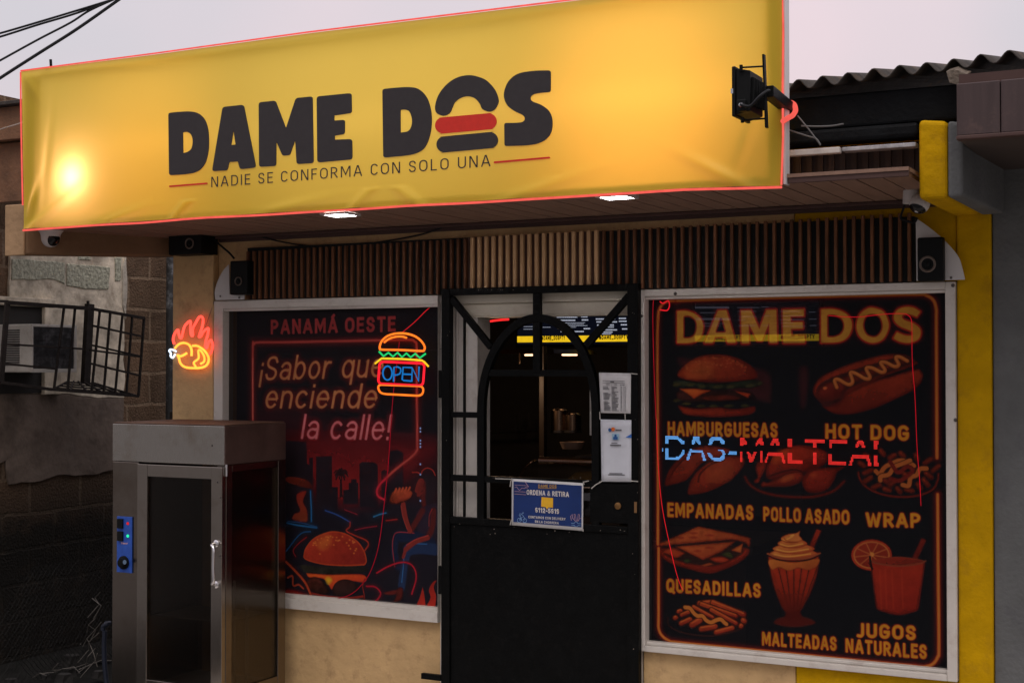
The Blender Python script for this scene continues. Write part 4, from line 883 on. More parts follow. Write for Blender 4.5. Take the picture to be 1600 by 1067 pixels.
# ---- roast chicken on a plate
T = r8
cv.line(T([(20, 315), (50, 365), (130, 420), (260, 455), (420, 468), (560, 460), (690, 420), (770, 350)]), 2.5, K(70, 20, 14), halo=K(44, 14, 12), hw=2)
cv.fill(T([(100, 250), (120, 200), (170, 185), (180, 240), (140, 320), (125, 355), (95, 360), (90, 340), (115, 315)]), K(104, 36, 22), rim=K(56, 14, 12), rimw=5, grain=.2)
cv.fill(T([(178, 290), (190, 220), (250, 140), (330, 95), (420, 75), (520, 82), (610, 110), (650, 150), (620, 220), (500, 270), (300, 330), (200, 330)]), K(114, 42, 24), K(74, 20, 16), rim=K(58, 14, 12), rimw=7, grain=.25)
cv.fill(T([(235, 185), (300, 125), (340, 120), (300, 165), (250, 205)]), K(150, 86, 42), soft=8, alpha=.5)
cv.line(T([(180, 320), (260, 290), (340, 268), (420, 262), (470, 285), (520, 265)]), 2.2, K(30, 10, 10))
cv.fill(T([(140, 372), (160, 350), (195, 355), (260, 325), (350, 280), (430, 275), (465, 300), (440, 350), (360, 385), (250, 390), (180, 388), (150, 392)]), K(112, 42, 24), K(72, 22, 16), rim=K(50, 14, 12), rimw=6, grain=.2)
cv.fill(T([(455, 370), (465, 310), (520, 260), (620, 245), (720, 240), (780, 235), (720, 280), (690, 350), (640, 410), (560, 437), (490, 425)]), K(112, 38, 24), K(78, 22, 16), rim=K(52, 14, 12), rimw=7, grain=.2)
cv.fill(T([(300, 335), (340, 310), (380, 305), (370, 325), (310, 345)]), K(150, 88, 44), soft=4, alpha=.6)
cv.fill(T([(520, 300), (545, 285), (560, 300), (535, 320)]), K(138, 66, 36), soft=4, alpha=.6)
# ---- wrap plate with fries
cv.line(T([(880, 280), (890, 330), (940, 390), (1040, 440), (1180, 465), (1330, 455), (1440, 410), (1480, 340), (1485, 290)]), 2.6, K(78, 24, 16))
rs = random.Random(9)
for (x_, y_, an, ln) in ((1060, 130, .9, 34), (1135, 160, -.5, 36), (1210, 145, .7, 30), (1320, 165, 1.2, 32), (1405, 195, -.6, 46), (1465, 250, -.7, 50), (905, 220, .6, 34), (940, 155, .3, 30), (950, 335, -.6, 50), (1015, 385, -.4, 46), (1095, 410, .3, 36), (1185, 415, .9, 32), (1265, 415, .3, 44), (1340, 385, 1.0, 36), (1390, 355, .9, 50), (1410, 300, .7, 48), (1075, 340, .5, 50), (1140, 360, -.7, 50), (950, 275, -.4, 50), (1250, 300, .3, 46)):
    cv.fill(T(capsule((x_ - ln * .55 * math.cos(an), y_ - ln * .55 * math.sin(an)), (x_ + ln * .55 * math.cos(an), y_ + ln * .55 * math.sin(an)), 22)), K(110, 46, 26), K(70, 22, 16), rim=K(34, 10, 10), rimw=5, raw=True)
for P in ([(1010, 270), (1040, 290), (1080, 240), (1130, 215), (1190, 190), (1250, 200), (1300, 230)], [(1045, 340), (1050, 310), (1110, 295), (1150, 240), (1210, 215), (1270, 190)], [(1215, 375), (1260, 380), (1275, 320), (1320, 300), (1345, 255), (1395, 250)]):
    cv.line(T(P), 8.5, K(40, 14, 10)); cv.line(T(P), 6.0, K(134, 84, 40))
cv.line(T([(1120, 200), (1180, 280), (1250, 235), (1290, 270), (1200, 340), (1120, 330)]), 6.0, K(84, 26, 20))
# ---- quesadilla
T = r7
cv.fill(T([(50, 880), (120, 850), (400, 860), (700, 850), (722, 900), (640, 970), (500, 1030), (420, 1045), (300, 1020), (120, 960)]), K(112, 40, 24), K(84, 26, 18), rim=K(60, 16, 12), rimw=6, grain=.2)
cv.fill(T([(90, 885), (300, 850), (640, 840), (680, 890), (560, 960), (430, 990), (260, 970), (140, 930)]), K(26, 14, 12), soft=2)
cv.fill(T([(60, 885, 8), (140, 848), (250, 890, 6), (180, 930), (120, 905)]), K(128, 56, 30), rim=K(66, 20, 14), rimw=5)
cv.fill(T([(430, 930), (520, 915), (580, 940), (540, 965), (470, 960)]), K(132, 52, 30), rim=K(60, 16, 12), rimw=5)
cv.fill(T([(525, 905), (570, 880), (605, 905), (600, 930)]), K(50, 56, 28), rim=BLK_, rimw=4); cv.fill(T([(230, 945), (265, 930), (290, 950), (255, 970)]), K(40, 46, 24), rim=BLK_, rimw=4)
cv.fill(T([(590, 870, 5), (685, 815, 8), (670, 890, 8)]), K(146, 92, 40), rim=K(96, 34, 20), rimw=5)
cv.fill(T([(350, 985, 5), (430, 960, 5), (470, 975, 5), (400, 995, 5)]), K(120, 66, 34), rim=K(70, 22, 16), rimw=3)
cv.fill(T([(170, 840, 8), (630, 800, 10), (520, 880), (380, 945, 12)]), K(140, 78, 38), K(112, 50, 28), rim=K(78, 24, 16), rimw=5, grain=.2)
cv.fill(T([(45, 820, 8), (345, 687, 12), (700, 765), (738, 800), (730, 850, 10), (690, 810), (600, 790, 8), (60, 838, 8)]), K(138, 76, 38), K(108, 44, 26), rim=K(74, 22, 14), rimw=5, grain=.25)
for (x_, y_, rx) in ((310, 740, 30), (215, 775, 24), (430, 757, 34), (310, 773, 34), (340, 875, 28), (430, 850, 34)):
    cv.fill(T([(x_ - rx, y_), (x_, y_ - 9), (x_ + rx, y_), (x_, y_ + 9)]), K(104, 34, 22), soft=1.5, alpha=.85)
# ---- fries with sauce
T = r10
cv.line(T([(290, 560), (300, 640), (420, 710), (640, 750), (860, 740), (1040, 680), (1110, 600)]), 1.6, K(36, 16, 14))
for (a_, b__, rr) in (((365, 565), (372, 562), 30), ((400, 500), (425, 490), 27), ((435, 535), (505, 505), 28), ((430, 620), (520, 580), 32), ((545, 635), (620, 590), 40), ((640, 680), (780, 655), 36), ((795, 715), (960, 670), 32), ((1050, 655), (1055, 645), 30), ((1075, 590), (1085, 600), 34), ((620, 415), (760, 400), 34), ((760, 405), (1080, 530), 34), ((640, 420), (1000, 545), 30), ((560, 450), (760, 560), 26), ((745, 480), (1000, 620), 30)):
    cv.fill(T(capsule(a_, b__, rr)), K(134, 62, 32), K(96, 30, 22), rim=K(36, 12, 10), rimw=3.2, raw=True, grain=.2)
    cv.line(T([(a_[0] - 4, a_[1] - rr * .4), (b__[0] - 4, b__[1] - rr * .4)]), 2, K(158, 92, 44), alpha=.6)
MU = T([(470, 455), (520, 465), (560, 515), (600, 545), (650, 545), (690, 590), (740, 612), (790, 590), (840, 580), (880, 615), (900, 630)]); cv.line(MU, 8, K(50, 18, 12)); cv.line(MU, 5.6, K(150, 102, 44))
# ---- milkshake
T = r9
cv.fill(T([(735, 228, 4), (757, 236, 4), (722, 312, 3), (703, 305, 3)]), K(112, 40, 24), K(76, 24, 18), rim=K(54, 14, 12), rimw=2)
cv.fill(T([(530, 325, 4), (640, 352), (750, 322, 4), (738, 420), (700, 520), (650, 590), (600, 570), (560, 480), (540, 400)]), K(118, 42, 24), K(60, 18, 14), rim=K(40, 12, 10), rimw=3, grain=.2)
for k in range(6):
    x_ = 562 + k * 32; xb = 610 + k * 12; cv.fill(T([(x_ - 9, 395, 4), (x_ + 9, 395, 4), (xb + 4, 560, 2), (xb - 3, 560, 2)]), K(130, 44, 24), K(70, 20, 14), alpha=.75)
    cv.line(T([(x_ + 15, 395), (xb + 8, 560)]), .9, K(40, 12, 10))
cv.fill(T([(540, 355), (640, 368), (742, 352), (738, 385), (700, 402), (660, 392), (620, 405), (580, 390), (548, 400)]), K(150, 98, 42), K(120, 62, 30), rim=K(90, 36, 18), rimw=2)
cv.fill(T([(575, 600), (640, 590), (705, 600), (730, 625), (640, 640), (560, 625)]), K(62, 20, 16), rim=K(24, 10, 10), rimw=4); cv.fill(T([(612, 570, 2), (665, 570, 2), (680, 605, 2), (600, 605, 2)]), K(60, 18, 14))
for (x_, y_, rx, ry) in ((640, 332, 100, 22), (640, 312, 88, 22), (635, 290, 62, 20), (630, 270, 44, 18)):
    cv.fill(T([(x_ - rx, y_), (x_ - rx * .6, y_ - ry * .8), (x_, y_ - ry), (x_ + rx * .6, y_ - ry * .8), (x_ + rx, y_), (x_ + rx * .6, y_ + ry * .8), (x_, y_ + ry), (x_ - rx * .6, y_ + ry * .8)]), K(158, 108, 52), K(128, 66, 34), rim=K(104, 40, 22), rimw=3)
    cv.line(T([(x_ - rx * .8, y_ + 3), (x_ - rx * .2, y_ + ry * .55), (x_ + rx * .7, y_ + 1)]), 1.7, K(172, 134, 62))
cv.fill(T([(598, 262), (620, 250), (650, 246), (668, 236, 2), (664, 256), (676, 275), (650, 285), (610, 280)]), K(156, 104, 52), rim=K(110, 44, 24), rimw=2.5); cv.line(T([(612, 272), (630, 264), (640, 254), (628, 258)]), 1.6, K(176, 140, 66))
cv.line(T([(530, 332), (580, 350), (640, 355), (700, 350), (752, 330)]), 1.8, K(110, 70, 44)); cv.line(T([(531, 340), (580, 358), (640, 363), (700, 358), (750, 338)]), 1.8, BLK_)
# ---- juice glass with an orange slice
cv.fill(T([(1172, 268, 4), (1194, 275, 4), (1150, 370, 3), (1128, 362, 3)]), K(92, 30, 22), K(66, 20, 16), rim=K(48, 14, 12), rimw=2)
oc = (965, 338); O_ = [(oc[0] + 86 * math.cos(t), oc[1] + 66 * math.sin(t)) for t in [2 * math.pi * k / 24 for k in range(24)]]
cv.fill(T(O_), K(124, 46, 26), rim=K(80, 22, 16), rimw=2, raw=True); O2 = [(oc[0] + 76 * math.cos(t), oc[1] + 57 * math.sin(t)) for t in [2 * math.pi * k / 24 for k in range(24)]]
cv.fill(T(O2), K(140, 92, 48), raw=True); O3 = [(oc[0] + 70 * math.cos(t), oc[1] + 52 * math.sin(t)) for t in [2 * math.pi * k / 24 for k in range(24)]]
cv.fill(T(O3), K(112, 42, 26), K(96, 32, 22), raw=True)
for k in range(9): t = 2 * math.pi * k / 9 + .2; cv.line(T([oc, (oc[0] + 70 * math.cos(t), oc[1] + 52 * math.sin(t))]), 1.3, K(136, 84, 46), smooth=False)
cv.fill(T([(958, 330), (966, 326), (976, 334), (968, 345)]), K(158, 112, 52))
cv.fill(T([(958, 362, 4), (1075, 345), (1190, 362, 4), (1160, 570, 18), (1075, 588), (985, 565, 14)]), K(122, 40, 24), K(100, 28, 20), rim=K(62, 16, 14), rimw=5, grain=.14)
cv.fill(T([(962, 362), (1075, 345), (1186, 364), (1075, 382)]), K(108, 40, 26), K(84, 28, 20), rim=K(96, 48, 30), rimw=1.6)
cv.line(T([(958, 360), (990, 374), (1075, 384), (1160, 376), (1192, 362)]), 1.6, K(96, 56, 38)); cv.line(T([(958, 345), (962, 380), (968, 395)]), 3, BLK_)
for x_ in (1000, 1022, 1050, 1090): cv.line(T([(x_, 400), (x_ + 6, 560)]), 2.2, K(136, 52, 30), alpha=.35)
cv.im = np.where(cv.im.sum(2, keepdims=True) > .09, cv.im * np.array([.74, .54, .52]), cv.im)   # printed reds are deep
frame_line([(1028, 850), (1028, 700), (1027, 560), (1028, 500), (1030, 485), (1035, 476), (1044, 471), (1058, 470)])
frame_line([(1058, 470), (1150, 467), (1300, 463), (1430, 460), (1448, 462), (1459, 470), (1463, 484), (1463, 500), (1463.5, 600), (1464, 715)])
frame_line([(1465, 772), (1466, 900), (1467, 1010), (1465, 1026), (1457, 1037), (1444, 1041), (1430, 1040)])
frame_line([(1430, 1040), (1300, 1027), (1150, 1012), (1060, 1003), (1045, 1000), (1034, 992), (1029, 980), (1029, 960), (1029, 856)])
# ---- lettering of the menu print
def title(loops):   # big title letters drawn from their own outlines, red edge under gold
    for lp in loops[:1]: cv.line(outline(lp), 4.6, K(112, 24, 16), halo=K(90, 14, 10), hw=2.2, smooth=False, closed=True, ha=.7)
    cv.fill(loops[0], K(140, 98, 34))
    for lp in loops[1:]:
        cv.line(outline(lp), 4.6, K(100, 20, 14), smooth=False, closed=True); cv.fill(lp, DK)
T = r5
title([T([(150, 140, 4), (230, 138), (310, 170), (360, 230), (362, 310), (330, 370), (270, 402), (150, 405, 4)]), T([(212, 190, 3), (255, 192), (295, 225), (302, 280), (285, 330), (250, 352), (212, 354, 3)])])
title([T([(490, 135, 3), (560, 132, 3), (638, 405, 3), (570, 406, 3), (555, 350, 2), (465, 352, 2), (445, 406, 3), (378, 407, 3)]), T([(515, 205, 2), (545, 305, 2), (480, 307, 2)])])
title([T([(683, 135, 3), (765, 133, 3), (835, 290, 3), (895, 130, 3), (975, 128, 3), (982, 405, 3), (920, 406, 3), (916, 235, 2), (855, 385, 3), (818, 386, 3), (745, 240, 2), (748, 407, 3), (688, 408, 3)])])
title([T([(1030, 128, 3), (1205, 124, 3), (1206, 180, 3), (1094, 183, 2), (1096, 232, 2), (1196, 230, 3), (1198, 284, 3), (1097, 287, 2), (1100, 348, 2), (1212, 346, 3), (1213, 404, 3), (1034, 406, 3)])])
T = r6
title([T([(192, 104, 3), (270, 102), (350, 125), (398, 175), (402, 240), (370, 300), (310, 330), (192, 335, 3)]), T([(243, 150, 2), (285, 152), (330, 180), (342, 225), (322, 268), (280, 286), (243, 287, 2)])])
title([T([(438, 215), (460, 140), (515, 98), (560, 95), (625, 122), (658, 190), (656, 245), (620, 310), (555, 336), (490, 318), (450, 275)]), T([(492, 215), (510, 160), (548, 145), (590, 162), (608, 210), (602, 250), (575, 282), (545, 286), (510, 268)])])
title([T([(880, 120, 3), (855, 155, 3), (800, 136), (765, 140), (752, 155), (770, 178), (830, 200), (875, 235), (882, 275), (860, 315), (800, 336), (740, 328), (693, 305, 3), (718, 262, 3), (770, 284), (812, 286), (828, 270), (808, 250), (740, 222), (702, 185), (698, 145), (725, 105), (775, 88), (830, 92)])])
for body, bl, br, cap in (('HAMBURGUESAS', (1043.5, 680.5), (1215, 683.5), 22), ('HOT DOG', (1290, 685), (1420, 688.5), 23), ('EMPANADAS', (1043, 807), (1177, 812), 22), ('POLLO', (1193, 813.5), (1251, 816), 22), ('ASADO', (1258, 816.5), (1327, 819), 22), ('WRAP', (1352.5, 822.5), (1438, 824), 22),
                          ('QUESADILLAS', (1041.5, 924.5), (1188.5, 933), 21), ('MALTEADAS', (1191, 1007.5), (1307, 1016), 21), ('JUGOS', (1338.5, 995), (1431, 999.5), 22), ('NATURALES', (1321.5, 1018.5), (1448, 1029), 21.5)):
    cv.text(body, bl, br, cap, K(138, 92, 22), halo=K(84, 14, 10), hw=1.2, t=.19, track=.19, edge=K(106, 26, 16), edgew=1.0, ha=.6)
# faint handprints / dust on the film
cv.build('printed_film', FILM, wr)
def frame(win, tl, tr, bl, br, ins, hole, name='window_frame'):
    """aluminium frame: outer x/z and inner opening given as world numbers"""
    x0, x1, z0, z1 = ins; h0, h1, k0, k1 = hole; m = MB()
    m.box((x0, -.030, z0), (h0, .05, z1)); m.box((h1, -.030, z0), (x1, .05, z1)); 
    m.box((h0, -.031, k1 + .012), (h1, .05, z1)); m.box((h0, -.018, k1), (h1, .05, k1 + .0118))
    m.box((h0, -.012, k0 - .014), (h1, .05, k0)); m.box((h0, -.032, z0), (h1, .05, k0 - .0145))
    return m.build(name, WHITE, win, .003)
frame(wr, 0, 0, 0, 0, (-2.189, -.945, .528, 1.990), (-2.168, -.981, .566, 1.950))
hk = MB()
for (x, y) in ((1055, 459), (1489, 446), (1493, 656), (1002, 494)): hk.lathe([(0, .006), (.005, .005), (.007, 0)], W(x, y, -.033), (0, -1, 0), 10)
hk.build('fixing_screw', STEELD, wr, 0, True)

# ================================================================= left window
E_FILM = .42
wl = thing('shop_window', 'left shop window covered by a dark neon city print with slogan', 'window', (-3.75, 0, .56))
a = W(356, 486, FYW); b = W(691, 953, FYW)
cl_ = Canvas(a.x - .002, -3.130, b.z - .004, 1.958, FYW, 500, K(13, 12, 16)); cv = cl_
l4 = crop(380, 480, 4.85); T = crop(440, 690, 4.104)
# red dusk sky
cv.fill([(400, 640), (520, 660), (640, 680), (691, 700), (691, 800), (430, 780)], K(34, 13, 17), alpha=.8, soft=18)
cv.fill(T([(20, -20), (200, -60), (500, -40), (800, -20), (1000, 40), (700, 260), (560, 400), (440, 440), (330, 380), (190, 250), (60, 160)]), K(62, 16, 19), K(108, 26, 24), soft=20, alpha=.95, gdir=(0, 1))
for P in (((20, -10), (160, 0), (162, 140), (200, 160), (200, 420), (20, 420)), ((178, 105), (200, 100), (202, 300), (178, 300)), ((222, 95), (322, 92), (324, 290), (360, 290), (360, 440), (222, 440)), ((395, 310), (430, 305), (430, 265), (445, 262), (447, 240), (480, 240), (482, 262), (492, 264), (492, 400), (395, 400)), ((500, 140), (520, 130), (600, 132), (616, 150), (618, 420), (500, 420)), ((640, 190), (660, 180), (700, 200), (700, 420), (640, 420)), ((690, 60), (740, 50), (780, 70), (780, 420), (690, 420))):
    cv.fill(T(P), K(21, 15, 20), grain=.2, raw=True)
rs = random.Random(5)
for k in range(26): x_ = rs.choice([300, 312, 525, 545, 560, 250, 265]); y_ = rs.uniform(140, 330); cv.fill(T([(x_, y_), (x_ + 10, y_ - 2), (x_ + 10, y_ + 3), (x_, y_ + 5)]), K(62, 24, 20), raw=True, alpha=.7)
cv.fill(T([(374, 240, 1), (386, 240, 1), (392, 355, 1), (372, 355, 1)]), K(24, 13, 16))
for k in range(15):
    an = math.pi * 2 * k / 15 + .2; ln_ = 40 + 8 * math.sin(k * 2.3); cv.line(T([(381, 205), (381 + .6 * ln_ * math.cos(an), 200 - .55 * ln_ * math.sin(an) - 4), (381 + ln_ * math.cos(an), 205 - .75 * ln_ * math.sin(an) + 8)]), 2.6, K(24, 13, 16))
cv.fill(T([(200, 420), (420, 380), (640, 380), (1040, 420), (1040, 1060), (30, 1060), (30, 420)]), K(17, 15, 21), soft=16, alpha=.9)
# stall with flames at the left
cv.fill(T([(40, 225), (150, 240), (200, 290), (180, 300), (40, 260)]), K(92, 34, 22), K(50, 18, 14)); 
cv.fill(T([(100, 330), (160, 315), (140, 380), (165, 440), (160, 515), (70, 500), (80, 460), (115, 440), (95, 380)]), K(112, 34, 24), K(92, 44, 24), rim=K(60, 18, 20), rimw=4)
for P, w_, c_ in (([(185, 315), (190, 420), (190, 510)], 2, K(30, 84, 120)), ([(35, 520), (110, 535), (225, 550)], 2.4, K(28, 80, 116)), ([(40, 510), (130, 520), (225, 545)], 1.4, K(30, 60, 92)), ([(185, 575), (140, 580), (100, 610), (30, 700)], 1.8, K(26, 64, 96)), ([(160, 610), (110, 650), (75, 695), (90, 735)], 1.8, K(96, 26, 28)),
                  ([(280, 440), (360, 470), (440, 515)], 2, K(34, 60, 104)), ([(440, 515), (436, 545), (415, 570), (470, 600), (540, 630), (556, 660), (530, 700)], 2, K(116, 40, 28)), ([(610, 540), (540, 550), (470, 565)], 1.5, K(96, 26, 36)), ([(590, 480), (630, 465), (670, 455)], 1.8, K(36, 90, 120)), ([(670, 505), (740, 497)], 1.6, K(110, 30, 28)), ([(405, 435), (485, 465)], 1.6, K(90, 26, 34))):
    cv.line(T(P), w_, c_, halo=tuple(.35 * k for k in c_), hw=3, ha=.6)
# burger
cv.fill(T([(142, 720), (160, 670), (210, 615), (290, 580), (350, 574), (420, 592), (490, 640), (530, 700), (545, 760), (535, 790, 10), (400, 795), (260, 785), (155, 755)]), K(128, 42, 26), K(84, 22, 18), rim=K(150, 62, 26), rimw=3, grain=.18, gdir=(.7, .7))
cv.fill(T([(230, 650), (270, 610), (310, 610), (310, 650), (260, 690)]), K(156, 90, 36), soft=8, alpha=.5)
for k in range(34):
    x_ = rs.uniform(200, 480); y_ = 600 + ((x_ - 340) / 180) ** 2 * 70 + abs(rs.gauss(0, 35)); cv.fill(T([(x_ - 6, y_), (x_, y_ - 5), (x_ + 6, y_), (x_, y_ + 5)]), K(160, 92, 40), alpha=.75)
cv.fill(T([(130, 790), (300, 800), (520, 800), (540, 830), (350, 850), (180, 850), (130, 810)]), K(28, 26, 20), K(16, 14, 14), grain=.5)
cv.fill(T([(155, 840, 6), (300, 850), (520, 850), (530, 900), (400, 890), (320, 950, 8), (270, 880), (180, 870)]), K(164, 74, 28), K(140, 44, 24), rim=K(90, 24, 16), rimw=3); cv.fill(T([(285, 880), (300, 870), (320, 885), (300, 908)]), K(196, 140, 30), soft=4)
cv.fill(T([(160, 900), (200, 865), (250, 880), (310, 960), (260, 975), (190, 950)]), K(58, 26, 18), K(26, 14, 12), rim=BLK_, rimw=4, grain=.6); cv.fill(T([(330, 975), (340, 910), (400, 880), (470, 900), (500, 950), (420, 985)]), K(34, 16, 14), K(20, 12, 12), rim=BLK_, rimw=4, grain=.6)
cv.line(T([(190, 970), (300, 992), (430, 1000), (520, 990)]), 4, K(96, 28, 20)); cv.line(T([(535, 880), (520, 920), (530, 990), (525, 1040)]), 3, K(80, 24, 18))
cv.line(T([(30, 770), (90, 830), (150, 900), (190, 985)]), 4, K(126, 52, 28), halo=K(60, 18, 12), hw=3); cv.line(T([(40, 870), (70, 860), (75, 920), (110, 915), (140, 940)]), 3.4, K(116, 46, 26))
cv.fill(T([(30, 950), (110, 960), (170, 990), (30, 990)]), K(104, 24, 18), soft=4); cv.line(T([(545, 925), (600, 930), (635, 970), (610, 1015), (580, 1030)]), 2.4, K(120, 22, 34), halo=K(60, 12, 18), hw=4)
# seated figure eating
JN, JN2, SKN, SKN2, SHR = K(24, 38, 60), K(18, 26, 42), K(92, 34, 28), K(64, 24, 22), K(34, 26, 36)
cv.fill(T([(860, 470), (900, 420), (960, 402), (1036, 415), (1036, 700), (900, 690), (880, 600)]), SHR, K(20, 17, 24), grain=.3, soft=1.5)
cv.line(T([(960, 650), (860, 610), (745, 605)]), 19, JN2); cv.line(T([(735, 605), (722, 700), (745, 800)]), 13, JN2)
cv.line(T([(980, 690), (880, 680), (812, 690)]), 20, JN); cv.line(T([(808, 695), (785, 800), (768, 935)]), 14, JN, smooth=False)
cv.line(T([(726, 800), (712, 690), (716, 615), (745, 580), (850, 585)]), 1.3, K(120, 40, 36)); cv.line(T([(770, 900), (782, 790), (790, 690), (830, 655), (930, 655)]), 1.5, K(36, 78, 112))
cv.fill(T([(868, 270), (880, 225), (920, 205), (975, 215), (1000, 260), (985, 340), (940, 380), (905, 350)]), K(26, 18, 22), soft=1.5)
cv.fill(T([(858, 295), (868, 262), (885, 235), (915, 245), (925, 310), (915, 365), (890, 352), (868, 350), (866, 330), (854, 318)]), SKN, SKN2, soft=1, gdir=(1, .2)); cv.line(T([(905, 350), (912, 400)]), 9, SKN2)
cv.line(T([(838, 196), (872, 196), (892, 208), (906, 182), (935, 168), (968, 182), (985, 215)]), 1.7, K(120, 40, 30))
cv.line(T([(905, 440), (858, 520), (828, 570)]), 10, SKN2); cv.line(T([(822, 570), (796, 490), (780, 400)]), 9, SKN); cv.line(T([(806, 560), (778, 480), (766, 410)]), 1.2, K(128, 52, 40))
cv.line(T([(975, 440), (968, 540), (940, 610)]), 10, SKN2); cv.line(T([(935, 615), (860, 640), (795, 690)]), 8.5, SKN); cv.line(T([(795, 690), (780, 740)]), 6, SKN); cv.line(T([(940, 600), (862, 625), (800, 662)]), 1.2, K(134, 50, 40)); cv.line(T([(965, 430), (948, 470), (945, 540)]), 1.2, K(110, 40, 34))
cv.fill(T([(690, 370), (710, 320), (760, 300), (830, 310), (835, 350), (800, 380), (740, 400), (700, 395)]), K(132, 60, 34), K(84, 30, 20), rim=K(44, 16, 12), rimw=5, grain=.4)
for k in range(5): cv.line(T([(725 + 22 * k, 325 - 4 * k), (735 + 22 * k, 300 - 2 * k)]), 3.2, K(140, 62, 36))
cv.fill(T([(655, 968), (690, 958), (740, 950), (750, 970), (690, 980)]), K(70, 24, 20)); cv.fill(T([(745, 935), (780, 940), (770, 1010), (715, 1030), (730, 990)]), K(62, 22, 18), rim=BLK_, rimw=4)
cv.line(T([(610, 840), (680, 800), (760, 773), (820, 780), (855, 820), (862, 880), (835, 975)]), 2.2, K(132, 24, 36), halo=K(50, 12, 18), hw=4)
for P in ([(860, 1056, 2), (885, 1000), (905, 930, 3), (915, 985), (925, 1058, 2)], [(925, 1058, 2), (955, 1000), (945, 950), (970, 900), (995, 886, 3), (975, 930), (990, 990), (985, 1062, 2)], [(1010, 1062, 2), (1018, 980), (1034, 920), (1040, 1062, 2)]):
    cv.fill(T(P), K(100, 26, 20), K(138, 36, 24), rim=K(120, 34, 24), rimw=2)
cv.im = np.where(cv.im.sum(2, keepdims=True) > .09, cv.im * np.array([.78, .68, .75]), cv.im)
# neon line frame
NL = [(395, 660), (395, 545), (397, 538), (404, 535), (450, 534.5), (600, 531.5), (640, 531), (648, 534), (651, 542), (651, 600), (652, 690), (651, 704), (640, 716), (618, 733), (602, 748)]
cv.line(NL, 3.2, K(122, 50, 44), halo=K(86, 18, 18), hw=5, ha=.9)
cv.line([(602, 748), (594, 756), (589, 766), (591, 775), (600, 780)], 3.0, K(138, 28, 40), halo=K(86, 14, 24), hw=4, ha=.8)
cv.line([(395, 660), (395, 560)], 1.3, K(150, 78, 66))
cv.text('PANAMÁ OESTE', (423, 522.5), (618, 518), 23, K(104, 36, 36), halo=K(40, 14, 18), hw=4, t=.20, track=.20, ha=.5)
cv.text('¡Sabor que', (404, 594.5), (600, 589), 37, K(128, 84, 52), halo=K(84, 16, 14), hw=4, t=.095, shear=.17, track=.15, ha=1.0)
cv.text('enciende', (415, 638), (590, 638), 37, K(128, 84, 52), halo=K(84, 16, 14), hw=4, t=.095, shear=.17, track=.15, ha=1.0)
cv.text('la calle!', (470, 685.5), (613, 687.5), 38, K(142, 76, 78), halo=K(92, 14, 18), hw=4, t=.095, shear=.17, track=.15, ha=1.0)
cv.build('printed_film', FILM, wl)
frame(wl, 0, 0, 0, 0, (-4.370, -3.136, .564, 1.989), (-4.318, -3.1365, .625, 1.940))

# ================================================================= things glowing on the windows
REDN = glow('red_string', (1.0, .018, .03), .65); REDF = glow('faint_red_string', (1.0, .015, .04), .28)
def string(lab, P, r, m, Y=-.004):
    mb = MB(); mb.tube(sp3([W(x, y, Y) for x, y in P]), r, 6); o = mb.build('light_string', m, None, 0, True); tag(o, lab, 'light string', 'red light strings on the windows')
string('red light string slanting from the left window corner down to the burger sign', ((671, 481), (664, 487), (648, 503), (629, 519)), .0014, REDN)
string('long thin red light string running down the left window print', ((624, 534), (621, 560), (615, 610), (611, 660), (607, 720), (600, 790), (592, 850), (580, 890), (566, 912), (548, 928), (520, 936), (490, 934), (470, 931)), .0015, glow('dim_red_string', (1.0, .012, .05), .24))
string('red light string down the left edge of the menu print', ((1026, 655), (1027, 700), (1031, 760), (1036, 800), (1044, 840), (1053, 880), (1060, 905), (1067, 922)), .0014, REDN)
string('faint red light string at the top left edge of the menu print', ((1021, 468), (1020, 500), (1022, 580), (1025, 655)), .0015, REDF)
string('small red light hook in the top left corner of the menu print', ((1031, 471), (1036, 474), (1044, 470), (1046, 478), (1042, 485), (1031, 484)), .0026, REDN)
string('red light string across the last title word and down the right side', ((1294, 493), (1320, 495), (1345, 495), (1380, 491), (1408, 490), (1418, 492), (1424, 500), (1425, 520), (1425, 545), (1426, 575), (1429, 610), (1431, 650), (1432, 680), (1434, 715), (1437, 750), (1439, 790)), .0013, glow('mid_red_string', (1.0, .012, .03), .42))
# scrolling LED text
led = thing('led_text_display', 'scrolling LED text of blue and red dots across the middle of the menu print', 'led sign', W(1205, 730, -.01))
g6 = crop(1020, 660, 8); g7 = crop(1200, 660, 8)
BLUE_P = [g6(p) for p in ([(160, 170), (310, 175), (390, 235), (395, 275), (355, 270), (310, 215), (200, 210), (200, 258), (160, 258)], [(160, 320), (200, 320), (200, 430), (320, 430), (360, 385), (365, 335), (400, 335), (395, 385), (350, 440), (320, 468), (160, 465)],
  [(505, 178), (575, 178), (600, 275), (570, 275), (540, 225), (515, 275), (482, 270)], [(460, 335), (620, 345), (650, 420), (668, 475), (630, 478), (605, 382), (480, 378), (450, 470), (415, 470)],
  [(740, 182), (850, 185), (895, 225), (900, 272), (865, 270), (830, 222), (760, 222), (735, 275), (697, 275), (700, 225)], [(815, 340), (885, 345), (905, 390), (890, 455), (850, 482), (760, 475), (700, 430), (683, 385), (720, 385), (760, 440), (830, 445), (868, 410), (862, 362), (815, 352)], [(945, 360), (1055, 360), (1055, 402), (945, 402)], [(112, 320), (124, 320), (124, 362), (112, 362)])]
